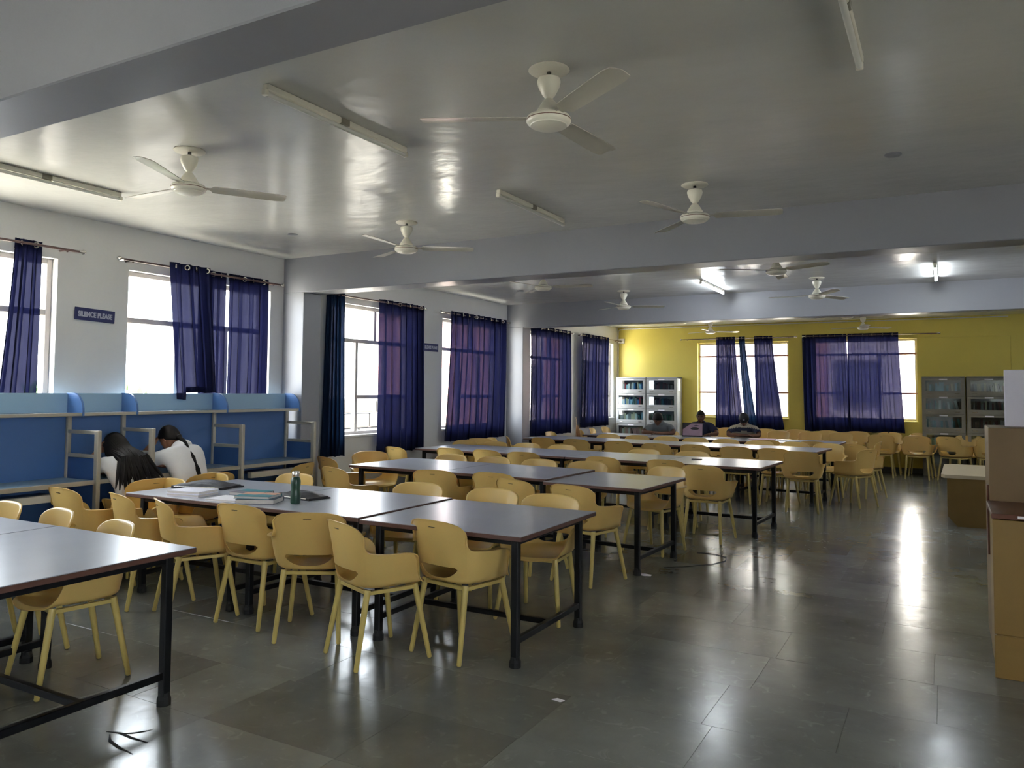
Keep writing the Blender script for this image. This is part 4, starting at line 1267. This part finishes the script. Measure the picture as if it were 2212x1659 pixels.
def person(label, loc, rz, J, skin, shirt, hair_fn, long_sleeve=False, head_rot=(0, 0, 0), scale=1.0, stripes=None, cap=False):
    root = thing('person', label, 'person', loc, rz)
    root.scale = (scale,) * 3
    names = ['pelvis', 'belly', 'chest', 'neckb', 'neck', 'shL', 'elL', 'wrL', 'haL', 'shR', 'elR', 'wrR', 'haR', 'hipL', 'knL', 'anL', 'toL', 'hipR', 'knR', 'anR', 'toR']
    rad = dict(pelvis=(.15, .115), belly=(.135, .10), chest=(.155, .105), neckb=(.075, .07), neck=(.05, .05), shL=(.062, .062), elL=(.042, .042), wrL=(.029, .025), haL=(.034, .018),
               hipL=(.092, .092), knL=(.06, .06), anL=(.04, .04), toL=(.035, .028))
    for s in list(rad):
        if s.endswith('L'): rad[s[:-1] + 'R'] = rad[s]
    edges = [('pelvis', 'belly'), ('belly', 'chest'), ('chest', 'neckb'), ('neckb', 'neck'), ('chest', 'shL'), ('shL', 'elL'), ('elL', 'wrL'), ('wrL', 'haL'), ('chest', 'shR'), ('shR', 'elR'), ('elR', 'wrR'), ('wrR', 'haR'),
             ('pelvis', 'hipL'), ('hipL', 'knL'), ('knL', 'anL'), ('anL', 'toL'), ('pelvis', 'hipR'), ('hipR', 'knR'), ('knR', 'anR'), ('anR', 'toR')]
    verts = [Vector(J[n]) for n in names]; idx = {n: i for i, n in enumerate(names)}
    rr = [rad[n] for n in names]
    ed = [(idx[a], idx[b]) for a, b in edges]
    for sd in 'LR':
        w, h = Vector(J['wr' + sd]), Vector(J['ha' + sd])
        d = (h - w).normalized()
        up = Vector((0, 0, 1)) if abs(d.z) < .8 else Vector((0, 1, 0))
        side = d.cross(up).normalized()
        curl = side.cross(d).normalized() * -1
        for k, (off, ln) in enumerate([(-.027, .058), (-.009, .068), (.010, .064), (.027, .050)]):
            b0 = len(verts)
            p = h + side * off + d * .022
            verts += [p, p + d * ln * .55 + curl * ln * .16, p + d * ln * .9 + curl * ln * .52]
            rr += [(.0095, .0095), (.0085, .0085), (.007, .007)]
            ed += [(idx['ha' + sd], b0), (b0, b0 + 1), (b0 + 1, b0 + 2)]
        b0 = len(verts); p = w * .55 + h * .45 + side * -.036
        verts += [p + d * .008, p + d * .045 - side * .016]
        rr += [(.011, .011), (.008, .008)]
        ed += [(idx['ha' + sd], b0), (b0, b0 + 1)]
    me = bpy.data.meshes.new('body_src'); me.from_pydata([v[:] for v in verts], ed, [])
    o = link(me, 'body_src')
    sk = o.modifiers.new('k', 'SKIN'); sk.use_smooth_shade = True
    for i, v in enumerate(me.skin_vertices[0].data):
        v.radius = rr[i]; v.use_root = (i == 0)
    ss = o.modifiers.new('s', 'SUBSURF'); ss.levels = 2; ss.render_levels = 2
    dg = bpy.context.evaluated_depsgraph_get(); dg.update()
    bm_ = bpy.data.meshes.new_from_object(o.evaluated_get(dg))
    bpy.data.objects.remove(o, do_unlink=True)
    # head joined into the same mesh
    hm = head_mesh(None)
    HR = Matrix.Rotation(head_rot[2], 3, 'Z') @ Matrix.Rotation(head_rot[0], 3, 'X') @ Matrix.Rotation(head_rot[1], 3, 'Y')
    hc = Vector(J['head'])
    nv = len(bm_.vertices)
    bv = [v.co.copy() for v in bm_.vertices]; bf = [tuple(p.vertices) for p in bm_.polygons]
    bnorm = [v.normal.copy() for v in bm_.vertices]
    hv = [HR @ Vector(v) + hc for v in hm.v]
    allv = [v[:] for v in bv] + [v[:] for v in hv]
    allf = bf + [tuple(i + nv for i in f) for f in hm.f]
    body = bpy.data.meshes.new('body'); body.from_pydata(allv, [], allf); body.materials.append(skin); body.shade_smooth()
    link(body, 'body', root)
    # clothes from body faces near the covered bones
    segs = [(a, b, Vector(J[a]), Vector(J[b])) for a, b in edges]
    def near(p):
        best, bd = None, 9
        for a, b, A, B in segs:
            t = max(0, min(1, (p - A).dot(B - A) / max(1e-9, (B - A).length_squared)))
            d = (p - (A + (B - A) * t)).length
            d -= .07 if a in ('pelvis', 'belly', 'chest') and b in ('belly', 'chest', 'neckb') else 0
            if d < bd: bd, best = d, (a, b, t)
        return best
    fin = [near(sum((bv[i] for i in f), Vector()) / len(f)) for f in bf]
    def garment(name, test, m, off):
        sel = [f for f, q in zip(bf, fin) if test(*q)]
        ids = {}; vs = []; fs = []
        for f in sel:
            for i in f:
                if i not in ids: ids[i] = len(vs); vs.append((bv[i] + bnorm[i] * off)[:])
            fs.append([ids[i] for i in f])
        g = bpy.data.meshes.new(name); g.from_pydata(vs, [], fs)
        for mm in (m if isinstance(m, list) else [m]): g.materials.append(mm)
        g.shade_smooth()
        ob = link(g, name, root)
        so = ob.modifiers.new('t', 'SOLIDIFY'); so.thickness = .004; so.offset = -1
        return ob
    def shirt_t(a, b, t):
        if (a, b) in (('pelvis', 'belly'), ('belly', 'chest')): return True
        if (a, b) == ('chest', 'neckb'): return True
        if a == 'chest' and b.startswith('sh'): return True
        if a.startswith('sh'): return t < (1.1 if long_sleeve else .75)
        if a.startswith('el') and long_sleeve: return t < .62
        return False
    g = garment('shirt', shirt_t, shirt, .012)
    if stripes:
        me_ = g.data; me_.materials.append(stripes)
        zc = J['chest'][2]
        for p in me_.polygons:
            if -.02 < p.center.z - zc - .02 * math.cos(p.center.x * 8) < .055: p.material_index = 1
    garment('trousers', lambda a, b, t: a.startswith('hip') or (a.startswith('kn') and t < .9) or (a == 'pelvis' and b.startswith('hip')), MT['trouser'], .010)
    # eyes, mouth
    for s in (-1, 1):
        c = HR @ Vector((s * .032, .078, .012)) + hc
        e = MB().lathe([(.002, -.009), (.008, -.005), (.0105, 0), (.008, .005), (.002, .009)], 12).obj('eye', MT['hair'], root, True, c[:])
    c = HR @ Vector((0, .086, -.052)) + hc
    MB().lathe([(.004, -.005), (.018, -.002), (.018, .002), (.004, .005)], 12).obj('mouth', MT['lip'], root, True, c[:], (head_rot[0], 0, head_rot[2]))
    hair_fn(root, HR, hc, J)
    return root

def hair_cap(root, HR, hc, m, low=-.02, front=.03, thick=.010, name='hair', bulge=.0):
    """shell over the skull; front hairline height front, nape height low"""
    n, k = 30, 12
    vs, fs = [], []
    for j in range(k + 1):
        for i in range(n):
            a = 2 * PI * i / n
            fz = (front if math.sin(a) > 0 else low) * abs(math.sin(a)) ** .7 + (.0) * (1 - abs(math.sin(a)))
            phm = math.acos(max(-1, min(1, fz / .115)))
            ph = phm * j / k
            wob = 1 + .02 * math.sin(7 * a + 3 * j)
            x, y, z = math.sin(ph) * math.cos(a), math.sin(ph) * math.sin(a), math.cos(ph)
            e = thick * (1 if j < k else .4) * wob + bulge * max(0, z)
            vs.append(HR @ Vector((x * (.076 + e), y * (.094 + e), z * (.115 + e))) + hc)
    for j in range(k):
        for i in range(n):
            q = (i + 1) % n
            fs.append((j * n + i, j * n + q, (j + 1) * n + q, (j + 1) * n + i))
    o = MB().add(vs, fs).obj(name, m, root, True)
    so = o.modifiers.new('t', 'SOLIDIFY'); so.thickness = .008; so.offset = -1
    return o

def seated(lean, shz, elL, elR, haL, haR, headp, hip=.525, wrL=None, wrR=None):
    J = {}
    J['pelvis'] = (0, 0, hip + .02); J['belly'] = (0, lean * .35, hip + .20); J['chest'] = (0, lean * .8, shz - .10); J['neckb'] = (0, lean * 1.02, shz + .015); 
    h = Vector(headp)
    J['neck'] = tuple(Vector(J['neckb']).lerp(h, .5)); J['head'] = headp
    for s, sg, el, ha, wr in (('L', -1, elL, haL, wrL), ('R', 1, elR, haR, wrR)):
        J['sh' + s] = (sg * .175, lean * .92, shz - .035); J['el' + s] = el; J['ha' + s] = ha
        J['wr' + s] = wr or tuple(Vector(el).lerp(Vector(ha), .80))
        J['hip' + s] = (sg * .095, .05, hip); J['kn' + s] = (sg * .12, .40, hip - .01); J['an' + s] = (sg * .12, .36, .09); J['to' + s] = (sg * .13, .50, .045)
    return J

# the two women at the carrels (they face the wall: local +Y -> world -X)
J = seated(.18, .965, (-.20, .50, .84), (.22, .42, .83), (-.085, .41, 1.04), (.02, .50, .815), (.0, .33, 1.055))
def long_hair(root, HR, hc, J):
    hair_cap(root, HR, hc, MT['hair'], low=-.06, front=.035, thick=.016)
    rn = random.Random(2)
    loc = []
    for k in range(46):
        a = -PI * .08 + (k / 45) * PI * 1.16 + PI   # around the sides and back
        x0, y0 = .082 * math.cos(a), .092 * math.sin(a)
        p0 = HR @ Vector((x0, y0, .04)) + hc
        p1 = HR @ Vector((x0 * 1.12, y0 * 1.12, -.06)) + hc
        e = rn.uniform(-.03, .03)
        p2 = Vector((p1.x * 1.2 + e, min(p1.y, .12) - .05, .95 + .03 * rn.random()))
        p3 = Vector((p2.x * 1.6 + e, -.015 - .05 * rn.random(), .70 + .10 * rn.random()))
        o_ = MB()
        loc.append((p0, p1, p2, p3))
    mb = MB()
    for p0, p1, p2, p3 in loc:
        mb.path([p0, (p0 + p1) / 2, p1, (p1 + p2) / 2, p2, (p2 + p3) / 2, p3], [.013, .018, .021, .022, .021, .016, .005], 6)
    mb.obj('hair', MT['hair'], root, True)
person('woman in a white shirt with long loose dark hair, head in hand at a carrel', (.76, 4.42, 0), PI / 2, J, MT['skin'], MT['shirt_white'], long_hair, True, (-.55, 0, .12), .98)
J = seated(.17, .975, (-.20, .54, .83), (.24, .42, .82), (-.035, .475, 1.05), (.05, .52, .815), (.0, .33, 1.075))
def braid(root, HR, hc, J):
    hair_cap(root, HR, hc, MT['hair'], low=-.05, front=.03, thick=.014)
    s = HR @ Vector((.0, -.095, -.02)) + hc
    pts = [s, s + Vector((0, -.05, -.03)), Vector((.01, .07, .93)), Vector((.02, .015, .83)), Vector((.02, -.04, .73)), Vector((.02, -.06, .66))]
    pp, rd = [], []
    for k in range(5):
        for q in range(4):
            t = q / 4; pp.append(pts[k].lerp(pts[k + 1], t)); rd.append((.026 - .0022 * k) * (1 + .22 * math.sin(PI * 2 * (q / 4))))
    pp.append(pts[-1]); rd.append(.006)
    MB().path(pp, rd, 10).obj('braid', MT['hair'], root, True)
    MB().lathe([(.014, -.01), (.017, 0), (.014, .01)], 12).obj('hair_tie', MT['black'], root, True, pts[-2][:])
person('woman in a white shirt with a dark braid, hand to forehead at a carrel', (.76, 4.99, 0), PI / 2 + .10, J, MT['skin'], MT['shirt_white'], braid, True, (-.45, 0, .05), 1.0)
# three men facing the camera across the sixth row
RZM = PI + math.radians(8)
J = seated(.30, .93, (-.30, .52, .79), (.30, .50, .79), (.02, .62, .785), (-.06, .56, .79), (.03, .42, 1.03))
person('man in a grey shirt with black hair leaning low over the table', (1.98, 14.72, 0), RZM - .05, J, MT['skin_dark'], MT['shirt_grey'], lambda r, HR, hc, J: hair_cap(r, HR, hc, MT['hair'], -.03, .04, .018, bulge=.012), False, (-.55, 0, .35))
J = seated(.16, .96, (-.32, .36, .79), (.30, .34, .79), (-.16, .54, .785), (.10, .46, .785), (0, .21, 1.10))
person('man in a dark navy shirt with cropped hair behind the laptop', (2.72, 14.72, 0), RZM, J, MT['skin_dark'], MT['shirt_navy'], lambda r, HR, hc, J: hair_cap(r, HR, hc, MT['hair'], -.02, .05, .005), False, (-.2, 0, 0))
J = seated(.24, .95, (-.28, .44, .79), (.28, .44, .79), (.08, .50, .785), (-.08, .54, .80), (0, .31, 1.06))
def capfn(root, HR, hc, J):
    hair_cap(root, HR, hc, MT['hair'], -.03, .01, .006)
    c = hair_cap(root, HR, hc, MT['leather_black'], .0, .035, .016, 'cap', .010)
    pts = [(-.075, .075), (-.05, .125), (0, .148), (.05, .125), (.075, .075), (0, .10)]
    vs = [HR @ Vector((x, y, .040 - .12 * max(0, y - .09))) + hc for x, y in pts] + [HR @ Vector((x, y, .046 - .12 * max(0, y - .09))) + hc for x, y in pts]
    n = 6
    MB().add(vs, [tuple(range(n)), tuple(reversed(range(n, 2 * n)))] + [(i, (i + 1) % n, (i + 1) % n + n, i + n) for i in range(n)]).obj('cap_brim', MT['leather_black'], root)
    e = HR @ Vector((0, .105, .075)) + hc
    MB().cbox((-.018, -.002, -.008), (.018, .002, .008), .001).obj('cap_emblem', MT['sign_text'], root, False, e[:], (-.5, 0, 0))
MT['polo'] = mat('cream_polo', lin(176, 166, 150), .85, bump=.2, bscale=9)
person('man in a black cap and cream polo with a navy band', (3.50, 14.72, 0), RZM + .05, J, MT['skin_dark'], MT['polo'], capfn, False, (-.6, 0, 0), stripes=MT['shirt_navy'])
# the chairs the three men sit on
for x, who in ((1.98, 'grey'), (2.72, 'dark navy'), (3.50, 'cream and navy')):
    place_chair(x, 14.74, -88, 'yellow shell armchair under the man in the %s shirt' % who)
